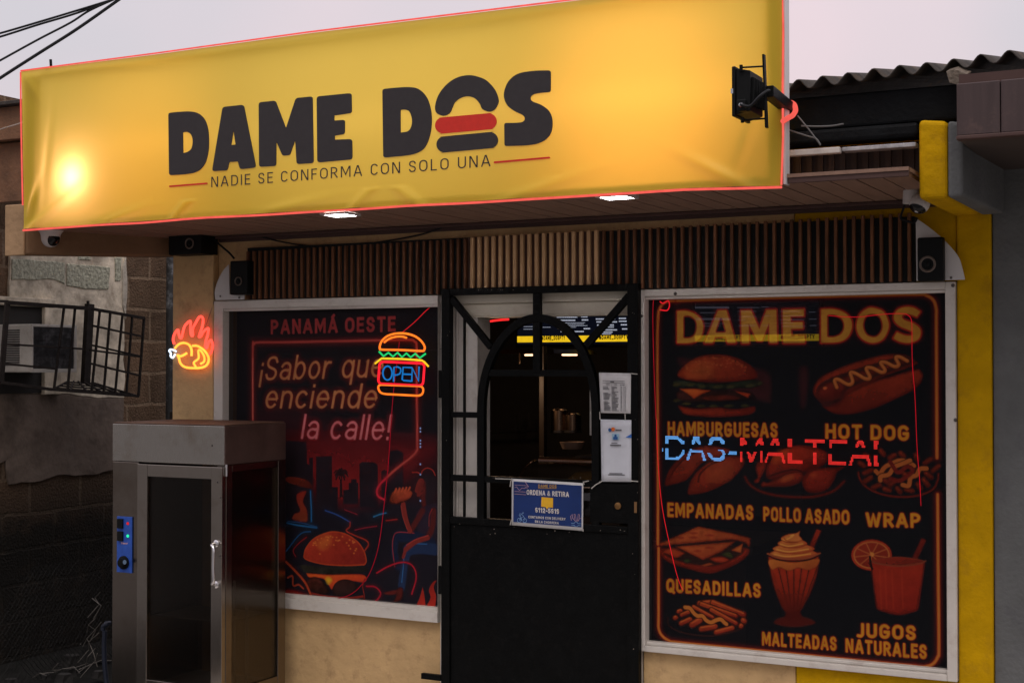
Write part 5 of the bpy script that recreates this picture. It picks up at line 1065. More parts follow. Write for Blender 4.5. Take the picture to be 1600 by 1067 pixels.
RED_P = [g6(p) for p in ([(1085, 190), (1140, 195), (1170, 245), (1165, 290), (1130, 270), (1120, 295), (1085, 290)], [(1340, 195), (1375, 195), (1380, 275), (1340, 280), (1330, 250), (1300, 298), (1282, 290), (1300, 235)], [(1085, 355), (1125, 355), (1125, 492), (1085, 492)], [(1170, 355), (1205, 365), (1235, 420), (1265, 365), (1295, 370), (1270, 440), (1245, 495), (1210, 495), (1190, 430)], [(1337, 360), (1375, 360), (1378, 500), (1338, 500)], [(1500, 200), (1560, 200), (1590, 290), (1550, 288), (1530, 245), (1500, 288), (1465, 288)], [(1440, 375), (1452, 400), (1440, 440), (1420, 498), (1392, 498), (1410, 450)])] + \
        [g7(p) for p in ([(0, 375), (185, 375), (222, 508), (185, 508), (160, 415), (0, 415)], [(250, 205), (297, 205), (297, 300), (250, 300)], [(250, 378), (297, 378), (297, 470), (435, 475), (435, 515), (250, 512)], [(465, 208), (713, 210), (713, 255), (610, 252), (610, 315), (568, 312), (568, 252), (465, 252)], [(568, 378), (610, 378), (610, 520), (568, 518)], [(760, 215), (985, 218), (985, 262), (800, 260), (800, 318), (760, 316)], [(760, 388), (800, 388), (800, 485), (978, 490), (978, 532), (760, 528)], [(1120, 228), (1190, 228), (1222, 320), (1180, 318), (1155, 265), (1120, 312), (1085, 310)], [(1055, 400), (1250, 402), (1300, 542), (1255, 542), (1230, 448), (1075, 445), (1045, 530), (1008, 530)], [(1327, 230), (1385, 232), (1385, 265), (1370, 270), (1370, 335), (1327, 332)], [(1327, 408), (1370, 410), (1370, 500), (1385, 505), (1385, 545), (1327, 542)])]
def inside(p, Q):
    c = False; n = len(Q)
    for i in range(n):
        (x1_, y1_), (x2_, y2_) = Q[i][:2], Q[(i + 1) % n][:2]
        if (y1_ > p[1]) != (y2_ > p[1]) and p[0] < (x2_ - x1_) * (p[1] - y1_) / (y2_ - y1_) + x1_: c = not c
    return c
PIT_ = .00455
for nm, polys, m in (('blue_dots', BLUE_P, glow('blue_led', (.16, .46, 1.0), 1.1)), ('red_dots', RED_P, glow('red_led', (1.0, .035, .03), 1.0))):
    mb = MB(); LYY = -.010
    for Q in polys:
        w3 = [W(p[0], p[1], LYY) for p in Q]; q2 = [(p.x, p.z) for p in w3]
        xa, xb = min(p[0] for p in q2), max(p[0] for p in q2); za, zb_ = min(p[1] for p in q2), max(p[1] for p in q2)
        i0, i1 = math.floor(xa / PIT_), math.ceil(xb / PIT_); j0, j1 = math.floor(za / PIT_), math.ceil(zb_ / PIT_)
        for i in range(i0, i1 + 1):
            for j in range(j0, j1 + 1):
                c = (i * PIT_, j * PIT_)
                if inside(c, q2):
                    h = .00150; mb.box((c[0] - h, LYY, c[1] - h), (c[0] + h, LYY + .002, c[1] + h))
    mb.build(nm, m, led)
# faint line of blue-white LEDs at the right of the left window
lb = MB()
for y in (669, 674, 688, 693, 698, 725, 741, 782): p = W(657, y, -.004); lb.box((p.x - .003, -.006, p.z - .004), (p.x + .003, -.004, p.z + .004))
o = lb.build('led_strip', glow('dim_blue_led', (.35, .5, .9), .35), None); tag(o, 'faint vertical strip of bluish lights at the right edge of the left window', 'light strip')

def neon(th, name, P, col, r, Y, closed=False, smooth=True):
    q = catmull(P, closed) if smooth else [p[:2] for p in P]
    mb = MB(); mb.tube([W(p[0], p[1], Y) for p in q], r, 8, closed=closed); return mb.build(name, col, th, 0, True)
OR = glow('orange_neon', (1.0, .19, .018), 1.35); GR = glow('green_neon', (.02, .62, .16), 1.0); YE = glow('yellow_neon', (1.0, .60, .02), 1.1); RE = glow('red_neon', (1.0, .015, .03), 1.3); BU = glow('blue_neon', (.012, .20, .62), .85)
op = thing('open_sign', 'burger shaped OPEN neon sign in the left window', 'neon sign', W(628, 620, -.03)); g5 = crop(560, 470, 6.667); NY = -.022
neon(op, 'top_bun', g5([(222, 475), (240, 425), (290, 375), (355, 348), (430, 338), (520, 346), (600, 375), (660, 425), (690, 478), (684, 512), (655, 522), (450, 512), (245, 508), (225, 495)]), OR, .0050, NY, True)
neon(op, 'bun_highlight', g5([(268, 434), (300, 408), (340, 387), (400, 373), (460, 373), (503, 386)]), OR, .0048, NY)
neon(op, 'lettuce', g5([(215, 528), (262, 576), (312, 540), (360, 580), (408, 540), (455, 586), (500, 546), (545, 588), (592, 550), (640, 595), (700, 550)]), GR, .0046, NY, False, False)
neon(op, 'cheese', g5([(172, 655), (240, 600), (450, 605), (660, 620), (685, 635), (730, 683)]), YE, .0046, NY, False, False)
neon(op, 'red_frame', outline(g5([(222, 632, 45), (690, 652, 45), (672, 884, 45), (205, 862, 45)])), RE, .0054, NY, True, False)
neon(op, 'bottom_bun', outline(g5([(210, 872, 45), (682, 888, 60), (668, 990, 60), (240, 968, 60), (205, 920, 40)])), OR, .0048, NY, True, False)
neon(op, 'letter', [(560 + (303 + 48 * math.cos(t)) / 6.667, 470 + (752 + 72 * math.sin(t)) / 6.667) for t in [2 * math.pi * k / 28 for k in range(28)]], BU, .0036, NY, True, False)
neon(op, 'letter', g5([(366, 842), (371, 690), (410, 688), (438, 702), (443, 730), (430, 760), (400, 772), (374, 772)]), BU, .0036, NY, False, False)
neon(op, 'letter', g5([(556, 696), (466, 692), (456, 820), (470, 828), (552, 836)]), BU, .0036, NY, False, False); neon(op, 'letter', g5([(462, 763), (550, 766)]), BU, .0036, NY, False, False)
neon(op, 'letter', g5([(556, 842), (560, 696), (627, 834), (632, 684)]), BU, .0036, NY, False, False)
bk = MB(); bk.tube([W(690, 545, -.018), W(664, 548, -.018)], .001, 4); bk.build('wire', WIRE, op)
ch = thing('chicken_sign', 'roast chicken and flame neon sign on the beige pier', 'neon sign', W(300, 575, -.06)); g4 = crop(240, 470, 6.667); CY = -.058
FLM = glow('red_orange_neon', (1.0, .07, .045), 2.2); CHK = glow('amber_neon', (1.0, .25, .03), 3.2); BON = glow('white_neon', (.75, .85, 1.0), 1.6)
neon(ch, 'flame', g4([(215, 450), (204, 405), (216, 350), (252, 302), (262, 345), (275, 383), (291, 385), (303, 335), (328, 258), (383, 212), (384, 290), (392, 355), (408, 360), (407, 295), (430, 245), (478, 168), (514, 182), (508, 262), (474, 368), (492, 370), (522, 318), (570, 287), (564, 350), (545, 420), (540, 478), (556, 490), (572, 432), (600, 412), (614, 470), (600, 535), (580, 562)]), FLM, .0062, CY)
neon(ch, 'body', g4([(222, 495), (250, 462), (285, 442), (330, 440), (372, 462), (395, 510), (395, 575)]), CHK, .0056, CY)
neon(ch, 'body', g4([(405, 468), (460, 472), (530, 520), (572, 590), (562, 655), (512, 692), (425, 700), (330, 690), (280, 650), (262, 590), (250, 566), (280, 576), (312, 565), (345, 545)]), CHK, .0056, CY)
neon(ch, 'wing', g4([(440, 688), (420, 642), (468, 598), (466, 520), (490, 518), (525, 575), (526, 630), (490, 656)]), CHK, .0050, CY)
neon(ch, 'bone', g4([(235, 527), (205, 512), (175, 508), (163, 522), (180, 545), (178, 575), (198, 592), (215, 572), (226, 556)]), BON, .0050, CY)
MB().tube([W(318, 520, -.05), W(335, 470, -.03), W(334, 440, -.03)], .0012, 4).build('supply_wire', PW, ch)

# ================================================================= white door frame behind the gate
df = thing('door_frame', 'white aluminium door frame with stepped lintel behind the black gate', 'door frame', (-2.66, .05, 0))
dj = MB()
dj.box((-3.134, -.012, 0), (-3.066, .06, 1.985)); dj.box((-3.066, .004, 0), (-3.028, .06, 1.95)); dj.box((-3.060, -.004, 0), (-3.050, .0039, 1.95))
dj.build('jamb', WHITE, df, .003)
dj = MB(); dj.box((-3.0205, .012, 0), (-2.962, .13, 1.89)); dj.build('inner_jamb', WHITE, df, .003)
MB().box((-3.0278, .002, .0), (-3.021, .05, 1.89)).build('slit_strip', BLACKP, df)  # black strip standing in for the dark slit between the two jambs
dj = MB(); dj.box((-2.215, -.012, 0), (-2.191, .06, 1.985)); dj.build('right_jamb', WHITE, df, .003)
lt = MB(); lt.box((-3.134, -.010, 1.950), (-2.1915, .10, 1.991)); lt.box((-3.027, .006, 1.898), (-2.2155, .10, 1.9495)); lt.box((-3.027, .002, 1.890), (-2.2155, .10, 1.8978)); lt.build('lintel', CREAM, df, .002)

# ================================================================= black iron gate with arched grille
YG = -.05
gt = thing('iron_gate', 'black iron gate with an arched grille above a solid lower panel', 'gate', (-2.66, YG, .05))
def gb(name, pts, w_=.03, d_=.03, Y=YG):
    m = MB(); a_, b__ = [W(p[0], p[1], Y) for p in pts]; m.bar(a_, b__, w_, d_, upv=(0, 1, 0)); return m.build(name, BLACKM, gt, .002)
gx0, gx1 = W(699, 600, YG).x, W(991, 600, YG).x; ztop = W(700, 457, YG).z; zp = W(700, 817, YG).z
MB().box((gx0 - .021, YG - .018, .06), (gx0 + .021, YG + .018, ztop + .016)).build('post', BLACKM, gt, .003)
MB().box((gx1 - .024, YG - .018, .06), (gx1 + .024, YG + .018, ztop + .016)).build('post', BLACKM, gt, .003)
MB().box((gx0 + .0215, YG - .017, ztop - .014), (gx1 - .0245, YG + .017, ztop + .0155)).build('top_rail', BLACKM, gt, .003)
MB().box((gx0 + .0215, YG - .008, .06), (gx1 - .0245, YG + .008, zp)).build('lower_panel', BLACKM, gt, .002)
MB().box((gx0 + .0215, YG - .017, zp), (gx1 - .0245, YG + .017, zp + .03)).build('panel_rail', BLACKM, gt, .003)
xm = W(840, 520, YG).x; zc = W(840, 583, YG).z
MB().box((xm - .017, YG - .013, zc), (xm + .017, YG + .013, ztop - .0145)).build('centre_bar', BLACKM, gt, .002)
MB().box((W(757, 583, YG).x, YG - .012, zc - .014), (W(927, 583, YG).x, YG + .012, zc + .014)).build('crossbar', BLACKM, gt, .002)
zb_ = W(840, 751, YG).z; zm = W(730, 648, YG).z
MB().box((gx0 + .0215, YG - .012, zb_ - .015), (gx1 - .0245, YG + .012, zb_ + .012)).build('crossbar', BLACKM, gt, .002)
MB().box((gx0 + .0215, YG - .012, zm - .012), (W(750, 648, YG).x, YG + .012, zm + .012)).build('crossbar', BLACKM, gt, .002)
MB().box((W(938, 650, YG).x, YG - .012, zm - .014), (gx1 - .0245, YG + .012, zm + .012)).build('crossbar', BLACKM, gt, .002)
gb('brace', ((706, 466), (768, 543)), .028, .024); gb('brace', ((984, 462), (916, 540)), .030, .024)
xl_, xr_ = W(753, 640, YG).x, W(932, 640, YG).x; zs = W(753, 640, YG).z; za_ = W(842, 497, YG).z; rad = (xr_ - xl_) / 2; xc = (xl_ + xr_) / 2
arc = [Vector((xl_, YG, zp + .02)), Vector((xl_, YG, zs))] + [Vector((xc - rad * math.cos(t), YG, zs + (za_ - zs) * math.sin(t))) for t in [math.pi * k / 28 for k in range(1, 28)]] + [Vector((xr_, YG, zs)), Vector((xr_, YG, zp + .02))]
ar = MB(); k0 = None
def ring(p, t, w_, d_):
    t = t.normalized(); s_ = Vector((t.z, 0, -t.x)); y_ = Vector((0, 1, 0)); return [p + s_ * w_ / 2 + y_ * d_ / 2, p - s_ * w_ / 2 + y_ * d_ / 2, p - s_ * w_ / 2 - y_ * d_ / 2, p + s_ * w_ / 2 - y_ * d_ / 2]
rg = [ring(p, arc[min(i + 1, len(arc) - 1)] - arc[max(i - 1, 0)], .034, .030) for i, p in enumerate(arc)]
ar.v = [tuple(q) for r_ in rg for q in r_]
for i in range(len(rg) - 1):
    for j in range(4): ar.f.append((i * 4 + j, i * 4 + (j + 1) % 4, i * 4 + 4 + (j + 1) % 4, i * 4 + 4 + j)); ar.mi.append(0)
ar.build('arch', BLACKM, gt, .002)
p0, p1 = W(924, 754, YG), W(986, 818, YG)
MB().box((p0.x, YG - .016, p1.z), (p1.x, YG + .014, p0.z)).build('lock_plate', BLACKM, gt, .003)
MB().lathe([(.014, 0), (.014, .006), (.009, .008), (0, .008)], W(966, 790, YG - .016), (0, -1, 0), 20).build('lock_cylinder', mat('worn_brass', (.24, .13, .05), .4, metal=.9), gt, 0, True)
MB().box((W(994, 786, YG).x, YG - .021, W(994, 800, YG).z), (W(998, 786, YG).x, YG - .0185, W(994, 783, YG).z)).build('latch_plate', mat('bare_brass', (.4, .22, .1), .35, metal=.9), gt)
for k, y in enumerate((600, 905)): 
    p = W(693, y, YG); MB().lathe([(0, -.06), (.011, -.06), (.011, .06), (0, .06)], (gx0 - .026, YG - .012, p.z), (0, 0, 1), 12).build('hinge', BLACKM, gt, 0, True)
MB().box((gx0 - .12, YG - .02, W(690, 1062, YG).z), (gx0 - .022, YG - .0, W(690, 1053, YG).z)).build('gate_stop', BLACKM, gt, .002)
# chipped paint flecks
fk = MB(); rs = random.Random(8)
for k in range(40):
    x_, y_ = rs.choice([(rs.uniform(700, 990), rs.uniform(818, 835)), (rs.uniform(694, 706), rs.uniform(470, 1050)), (rs.uniform(984, 998), rs.uniform(470, 1050)), (rs.uniform(720, 900), 453), (rs.uniform(760, 920), 746)])
    p = W(x_, y_, YG - .019); h = rs.uniform(.0007, .0018); fk.box((p.x - h, YG - .0195, p.z - h * rs.uniform(.4, 1.6)), (p.x + h, YG - .0175, p.z + h))
fk.build('paint_chip', mat('bare_primer', (.26, .22, .18), .7, var=.4), gt)
# metal strip under the slats, chipped
MB().box((W(730, 452, -.03).x, -.045, 1.994), (W(985, 448, -.03).x, -.022, 2.004)).build('worn_lintel_strip', mat('flaked_paint', (.22, .19, .15), .8, var=.8, scale=60), gt)

# ---- cable tied papers
PAP = mat('white_paper', (.62, .62, .62), .7, var=.05, scale=4, spec=.2)
INK = mat('grey_ink', (.10, .10, .11), .7); TIE = mat('nylon_tie', (.5, .48, .44), .5)
def sheet(name, lab, cat, q, Y, m, group=None):
    """paper sheet with a real thickness; q = measured corners TL TR BR BL"""
    c = [W(x, y, Y) for x, y in q]; t = thing(name, lab, cat, (c[0] + c[2]) / 2, group); n = 8; mb = MB(); fr_, bk_ = [], []
    for j in range(n + 1):
        for i in range(n + 1):
            u, v_ = i / n, j / n; p = (c[0] * (1 - u) + c[1] * u) * (1 - v_) + (c[3] * (1 - u) + c[2] * u) * v_
            mb.v.append((p.x, p.y + .003 * math.sin(u * 3) * math.sin(v_ * 4), p.z))
    for j in range(n):
        for i in range(n): k = j * (n + 1) + i; mb.f.append((k, k + n + 1, k + n + 2, k + 1)); mb.mi.append(0)
    o = mb.build('sheet', m, t, 0, True); s_ = o.modifiers.new('thick', 'SOLIDIFY'); s_.thickness = .0012; s_.offset = 1
    return t, c
def on(q, u, v_):   # measured point inside a sheet
    a_ = ((q[0][0] * (1 - u) + q[1][0] * u) * (1 - v_) + (q[3][0] * (1 - u) + q[2][0] * u) * v_, (q[0][1] * (1 - u) + q[1][1] * u) * (1 - v_) + (q[3][1] * (1 - u) + q[2][1] * u) * v_); return a_
YS = -.071
q = [(936, 582), (986, 583), (985.5, 646), (939, 645)]
t, c = sheet('paper_notice', 'white printed table sheet tied to the gate above the payment card', 'notice', q, YS, PAP)
ln = MB(); rs = random.Random(3)
def seg(mb, q, u0, v0, u1, v1, Y, mi=0): mb.hexa([W(*on(q, u0, v0), Y), W(*on(q, u1, v0), Y), W(*on(q, u1, v1), Y), W(*on(q, u0, v1), Y)], [W(*on(q, u0, v0), Y + .001), W(*on(q, u1, v0), Y + .001), W(*on(q, u1, v1), Y + .001), W(*on(q, u0, v1), Y + .001)], mi)
YL = YS - .0045
seg(ln, q, .10, .195, .80, .205, YL); seg(ln, q, .10, .245, .80, .255, YL); seg(ln, q, .34, .212, .46, .236, YL)
for k in range(20):
    v_ = .34 + .031 * k
    if k not in (3, 4, 11): seg(ln, q, .10, v_, .10 + rs.uniform(.14, .24), v_ + .014, YL)
    seg(ln, q, .38, v_, .38 + rs.uniform(.08, .24), v_ + .014, YL)
    seg(ln, q, .68, v_, .71, v_ + .014, YL); seg(ln, q, .80, v_, .825, v_ + .014, YL)
seg(ln, q, .20, .285, .32, .298, YL); seg(ln, q, .46, .285, .56, .298, YL); seg(ln, q, .66, .285, .80, .298, YL)
for u in (.365, .655, .765): seg(ln, q, u, .275, u + .006, .95, YL)
ln.build('print_lines', INK, t)
q = [(938.5, 655), (986.5, 656), (986.5, 752.5), (940, 752)]
t, c = sheet('payment_card', 'white laminated payment card with a blue corner tied to the gate', 'notice', q, YS, mat('laminated_card', (.60, .63, .68), .3, var=.08, scale=12, spec=.5))
mb = MB(); mb.hexa([W(*on(q, .80, .285), YL), W(*on(q, 1, .225), YL), W(*on(q, 1, .29), YL)], [W(*on(q, .80, .285), YL + .001), W(*on(q, 1, .225), YL + .001), W(*on(q, 1, .29), YL + .001)]); mb.build('blue_corner', mat('blue_print', (.04, .16, .55), .4), t)
for nm, u, v_, r_, m_ in (('blue_dot', .30, .168, .0075, mat('dark_blue_print', (.02, .10, .30), .4)), ('orange_dot', .40, .157, .0085, mat('orange_print', (.75, .16, .02), .4))):
    MB().lathe([(0, .001), (r_, .001), (r_, 0)], W(*on(q, u, v_), YL + .001), (0, -1, 0), 16).build(nm, m_, t)
mb = MB(); seg(mb, q, .36, .225, .60, .325, YL); mb.build('icon_square', mat('pale_blue_print', (.35, .55, .68), .4), t)
mb = MB(); p = W(*on(q, .48, .258), YL - .0012); mb.lathe([(0, .001), (.0055, .001), (.0055, 0)], p, (0, -1, 0), 14); p2 = W(*on(q, .48, .30), YL - .0012); mb.box((p2.x - .010, p2.y - .001, p2.z - .006), (p2.x + .010, p2.y, p2.z + .006)); mb.build('person_icon', mat('dark_blue_print', (.02, .10, .30), .4), t, .001)
ln = MB(); seg(ln, q, .34, .372, .54, .384, YL); seg(ln, q, .30, .404, .66, .424, YL); seg(ln, q, .48, .158, .68, .178, YL); seg(ln, q, .26, .862, .70, .874, YL); seg(ln, q, .22, .884, .78, .896, YL); ln.build('print_lines', INK, t)
tz = MB()
for P in (((937, 643), (937.5, 655)), ((976.5, 645), (977, 656)), ((986, 583.5), (996, 584.5)), ((986, 751), (997, 752)), ((940, 752), (931, 757), (924, 763))): tz.tube([W(x, y, YS - .003) for x, y in P], .0022, 6)
tz.build('cable_tie', TIE, t, 0, True)
# order board
q = [(800, 747.5), (911.5, 754.5), (911, 829), (799.5, 820)]
t, c = sheet('order_board', 'blue order and pick up board tied across the gate', 'sign', q, YS, PAP)
qi = [on(q, .022, .055), on(q, .978, .055), on(q, .978, .93), on(q, .022, .93)]
mb = MB(); seg(mb, qi, 0, 0, 1, 1, YL + .0005); mb.build('blue_field', mat('royal_blue_print', (.006, .030, .15), .35, var=.2, scale=6, spec=.45), t)
YT = YL - .001
WPR = mat('white_print', (.66, .63, .60), .5); GPR = mat('gold_print', (.52, .30, .07), .5)
k3 = crop(790, 735, 10.671)
def bt(name, body, bl, br, cap, m_, **k): (a_, b__, ) = k3([bl, br]); TextMesh(YT).px(body, a_[:2], b__[:2], cap / 10.671, **k).build(name, m_, t)
bt('brand_line', 'DAME DOS', (545, 280), (848, 288), 52, GPR, t=.18)
bt('heading', 'ORDENA & RETIRA', (350, 400), (1057, 440), 84, WPR, t=.21, track=.16)
bt('phone_number', '6112-5919', (492, 695), (893, 722), 82, WPR, t=.21, track=.16)
bt('delivery_line', 'CONTAMOS CON DELIVERY', (380, 790), (1000, 830), 42, WPR, t=.18); bt('delivery_line', 'EN LA CHORRERA', (490, 866), (886, 894), 40, WPR, t=.18)
def strokes(name, Ps, m_, r_=.0012):
    mb = MB()
    for P in Ps: mb.tube([W(x, y, YT) for x, y in k3(P)], r_, 4)
    mb.build(name, m_, t)
LIL = mat('lilac_print', (.48, .30, .38), .5); SKYB = mat('light_blue_print', (.20, .36, .62), .5)
strokes('underline', [[(545, 292), (850, 298)]], GPR)
strokes('burger_icon', [[(150, 238), (345, 250), (382, 268), (350, 296)], [(320, 185), (345, 215), (382, 268)], [(150, 282), (180, 268), (205, 300), (232, 330), (272, 290), (312, 298), (350, 272)], [(150, 345), (335, 357)], [(150, 388), (340, 402)]], LIL)
strokes('cyclist_icon', [[(225 + 30 * math.cos(a_), 826 + 34 * math.sin(a_)) for a_ in [2 * math.pi * i / 12 for i in range(13)]], [(320 + 30 * math.cos(a_), 832 + 34 * math.sin(a_)) for a_ in [2 * math.pi * i / 12 for i in range(13)]], [(225, 826), (262, 780), (310, 775), (320, 832)], [(262, 780), (268, 840), (240, 760), (262, 715), (300, 765)], [(225, 745), (240, 710), (262, 725), (245, 762), (225, 745)], [(280, 705), (292, 695), (300, 708), (288, 720), (280, 705)]], SKYB)
strokes('fries_icon', [[(1095, 830), (1085, 760), (1110, 725), (1120, 800), (1150, 800), (1140, 722), (1165, 730), (1178, 830), (1200, 830), (1212, 722), (1235, 730), (1225, 800), (1262, 790)], [(1130, 800), (1165, 842), (1215, 835), (1230, 800)]], LIL)
strokes('fries_box_icon', [[(1095, 875), (1140, 878), (1160, 855), (1190, 856), (1205, 880), (1255, 884)], [(1098, 905), (1140, 908), (1160, 930), (1195, 930), (1210, 910), (1250, 915)]], SKYB)
mb = MB(); a_, b__ = k3([(592, 440), (792, 616)]); mb.hexa([W(*k3([p])[0], YT) for p in ((600, 440), (792, 456), (790, 618), (712, 612), (690, 650), (668, 608), (592, 600))], [W(*k3([p])[0], YT + .001) for p in ((600, 440), (792, 456), (790, 618), (712, 612), (690, 650), (668, 608), (592, 600))]); mb.build('yellow_square', mat('yellow_print', (.75, .42, .02), .5), t)
tz = MB()
for P in (((800, 747), (798, 752), (797, 760)), ((799, 812), (797, 820)), ((911, 752), (913, 757)), ((911, 826), (911, 830)), ((774, 747.5), (800, 748.5)), ((911, 753), (920, 751))): tz.tube([W(x, y, YS - .003) for x, y in P], .002, 6)
tz.build('cable_tie', TIE, t, 0, True)

# ================================================================= inside the shop
YT_ = 2.2
def tv(lab, xs, ys, band, lines, name):
    a_ = W(xs[0], ys[0], YT_); b__ = W(xs[1], ys[1], YT_); t = thing('menu_screen', lab, 'screen', ((a_.x + b__.x) / 2, YT_, b__.z), 'menu screens inside the shop')
    box('casing', (a_.x - .015, YT_, b__.z - .018), (b__.x + .015, YT_ + .05, a_.z + .015), BLACKP, t)
    box('display', (a_.x, YT_ - .004, b__.z), (b__.x, YT_ - .001, a_.z), glow('screen_navy', (.010, .012, .026), .28), t, 0)
    y0 = W(xs[0], band[0], YT_).z; y1 = W(xs[0], band[1], YT_).z
    box('yellow_band', (a_.x, YT_ - .007, y1), (b__.x, YT_ - .0045, y0), glow('screen_yellow', (1.0, .62, .015), .85), t, 0)
    tm = TextMesh(YT_ - .009)
    for (bl, br) in lines: tm.px('@DAME_DOSPTY', bl, br, 6.5, t=.24)
    tm.build('handle_text', mat('screen_black', (.004, .004, .004), .5), t)
    return t, a_, b__
def rows(t, q, spec, m_):
    mb = MB(); rs = random.Random(11)
    for (x0_, x1_, y_, h_) in spec:
        x_ = x0_
        while x_ < x1_:
            l_ = min(x1_ - x_, rs.uniform(1.6, 3.4)); p0 = W(x_, y_, YT_ - .006); p1 = W(x_ + l_, y_ + h_ * .62, YT_ - .006); mb.box((p0.x, YT_ - .0065, p1.z), (p1.x, YT_ - .0048, p0.z)); x_ += l_ + .5
    mb.build('menu_rows', m_, t)
SW = glow('screen_white', (.62, .66, .80), .62)
t, a_, b__ = tv('menu screen with yellow band seen through the gate, white rows of prices', (809, 986), (478, 537), (525.5, 535), (((846, 531.5), (883, 531)), ((936, 530.5), (981.5, 529.5))), 'a')
rows(t, 0, [(813, 826, 494, 3), (814, 822, 499, 1), (868, 912, 491.5, 2.5), (870, 902, 494.5, 3), (908, 918, 494, 3), (872, 899, 499.5, 3), (909, 919, 499, 3), (876, 914, 504, 1), (880, 912, 506.5, 1), (884, 918, 508.5, 1), (868, 900, 511, 1), (912, 922, 512.5, 3), (876, 912, 517, 3), (818, 834, 510, 1), (848, 860, 511, 1), (818, 832, 514, 1), (930, 942, 492, 2), (931, 961, 497.5, 3), (967, 978, 496.5, 3), (932, 964, 502, 3), (967, 979, 501, 3), (933, 959, 507, 3), (970, 980, 506.5, 3), (936, 959, 510.5, 2), (934, 964, 514.5, 3), (972, 981, 513, 3), (936, 957, 518, 3), (938, 955, 521, 2)], SW)
t, a_, b__ = tv('menu screen with yellow band showing faintly through the menu print', (1086, 1280), (474, 536), (524, 534), (((1106, 531.5), (1163, 530.5)), ((1220, 530), (1273, 529))), 'b')
SW = glow('screen_white_dim', (.55, .55, .75), .28)
rows(t, 0, [(1086, 1139, 479, 5), (1087, 1141, 497, 5), (1094, 1118, 488, 2), (1096, 1134, 505, 1.5), (1100, 1126, 509, 1.5), (1152, 1186, 480, 2), (1190, 1201, 479, 2), (1152, 1182, 486, 1.5), (1154, 1182, 494, 2), (1193, 1203, 493, 2), (1153, 1165, 499, 2), (1154, 1180, 508, 2.5), (1192, 1202, 508, 2), (1219, 1250, 486, 2), (1220, 1254, 493, 2), (1219, 1256, 499, 2), (1220, 1240, 504, 2), (1222, 1258, 509, 2), (1264, 1274, 487, 2), (1264, 1276, 498, 2), (1266, 1276, 508, 2)], SW)
st_ = MB(); st_.tube([W(x, y, 1.6) for x, y in ((752, 502.5), (765, 502), (780, 500), (795, 499))], .0055, 8); o = st_.build('red_tube_light', glow('red_tube', (1.0, .02, .02), 1.6), None, 0, True); tag(o, 'short red light tube glowing at the top left inside the door', 'light tube')
hd = thing('extractor_hood', 'dark hood with two small warm lights inside the doorway', 'hood', W(860, 552, 1.9))
a_, b__ = W(812, 549, 1.9), W(902, 553, 1.9); MB().hexa([(a_.x, 1.6, b__.z), (b__.x, 1.6, b__.z), (b__.x, 2.18, b__.z), (a_.x, 2.18, b__.z)], [(a_.x + .03, 1.65, b__.z + .025), (b__.x - .03, 1.65, b__.z + .025), (b__.x - .03, 2.18, b__.z + .025), (a_.x + .03, 2.18, b__.z + .025)]).build('hood', mat('brown_steel', (.06, .038, .024), .4, metal=.5), hd)
for x0_, x1_ in ((824, 836), (882, 898)):
    p0, p1 = W(x0_, 554, 1.7), W(x1_, 554, 1.7); box('warm_light', (p0.x, 1.66, b__.z - .012), (p1.x, 1.74, b__.z - .002), glow('warm_bulb', (1.0, .62, .36), 2.4), hd, .004)
l_ = bpy.data.lights.new('case_fill_lamp', 'POINT'); l_.energy = 2.8; l_.color = (1, .62, .36); l_.shadow_soft_size = .05  # fill lamp added in front of the hood to brighten case and counter
lo = bpy.data.objects.new('case_fill_lamp', l_); COL.objects.link(lo); lo.parent = hd; lo.location = Vector((.05, -.75, -.16))
ct = thing('shop_counter', 'dark brown wooden counter inside the doorway', 'counter', (-2.8, .9, 0))
BRW = mat('brown_counter', (.15, .085, .045), .45, var=.3, stretch=(2, 14, 14)); MB().box((-3.35, .55, .86), (-1.9, 1.15, .90)).build('counter_top', BRW, ct, .004); MB().box((-3.30, .6, .05), (-1.95, 1.12, .858)).build('counter_base', WOODG, ct)
dc = thing('display_case', 'curved glass food display case with a shiny metal top on the counter', 'display case', W(890, 740, .75))
a_, b__ = W(845, 711, .75), W(960, 760, .75); zt_ = a_.z; x0_, x1_ = a_.x, b__.x + .15
MB().tube([(x0_ + .02, .70, zt_ - .022), (x1_, .70, zt_ - .022)], .02, 12).build('metal_top', mat('warm_steel', (.75, .55, .42), .22, metal=1), dc, 0, True)
prof = [(.70 - .24 * math.sin(t), zt_ - .25 + .23 * math.cos(t)) for t in [math.pi / 2 * k / 10 for k in range(11)]]
cg = MB()
for (y1_, z1_), (y2_, z2_) in zip(prof[:-1], prof[1:]): cg.quad([(x0_, y1_, z1_), (x1_, y1_, z1_), (x1_, y2_, z2_), (x0_, y2_, z2_)])
cg.build('curved_glass', glass('case_glass', (.75, .72, .68), .1), dc, 0, True)
MB().tube([Vector((x0_, y_, z_)) for y_, z_ in prof], .004, 6).build('end_rim', mat('warm_steel', (.75, .55, .42), .22), dc, 0, True)
MB().box((x0_, .46, .905), (x1_, .98, zt_ - .25)).build('case_base', mat('brown_steel', (.06, .038, .024), .4), dc)
MB().box((x0_, .72, zt_ - .25), (x1_, .98, zt_ - .03)).build('back_panel', STEELD, dc); MB().box((x0_ + .02, .50, zt_ - .125), (x1_, .70, zt_ - .12)).build('shelf', mat('warm_steel', (.75, .55, .42), .22), dc)
MB().hexa([W(884, 749, .62), W(898, 738, .62), W(930, 736, .62), W(930, 752, .62)], [p + Vector((0, .15, 0)) for p in (W(884, 749, .62), W(898, 738, .62), W(930, 736, .62), W(930, 752, .62))]).build('bread_tray', mat('golden_bread', (.34, .2, .06), .7, var=.3), dc, .01)
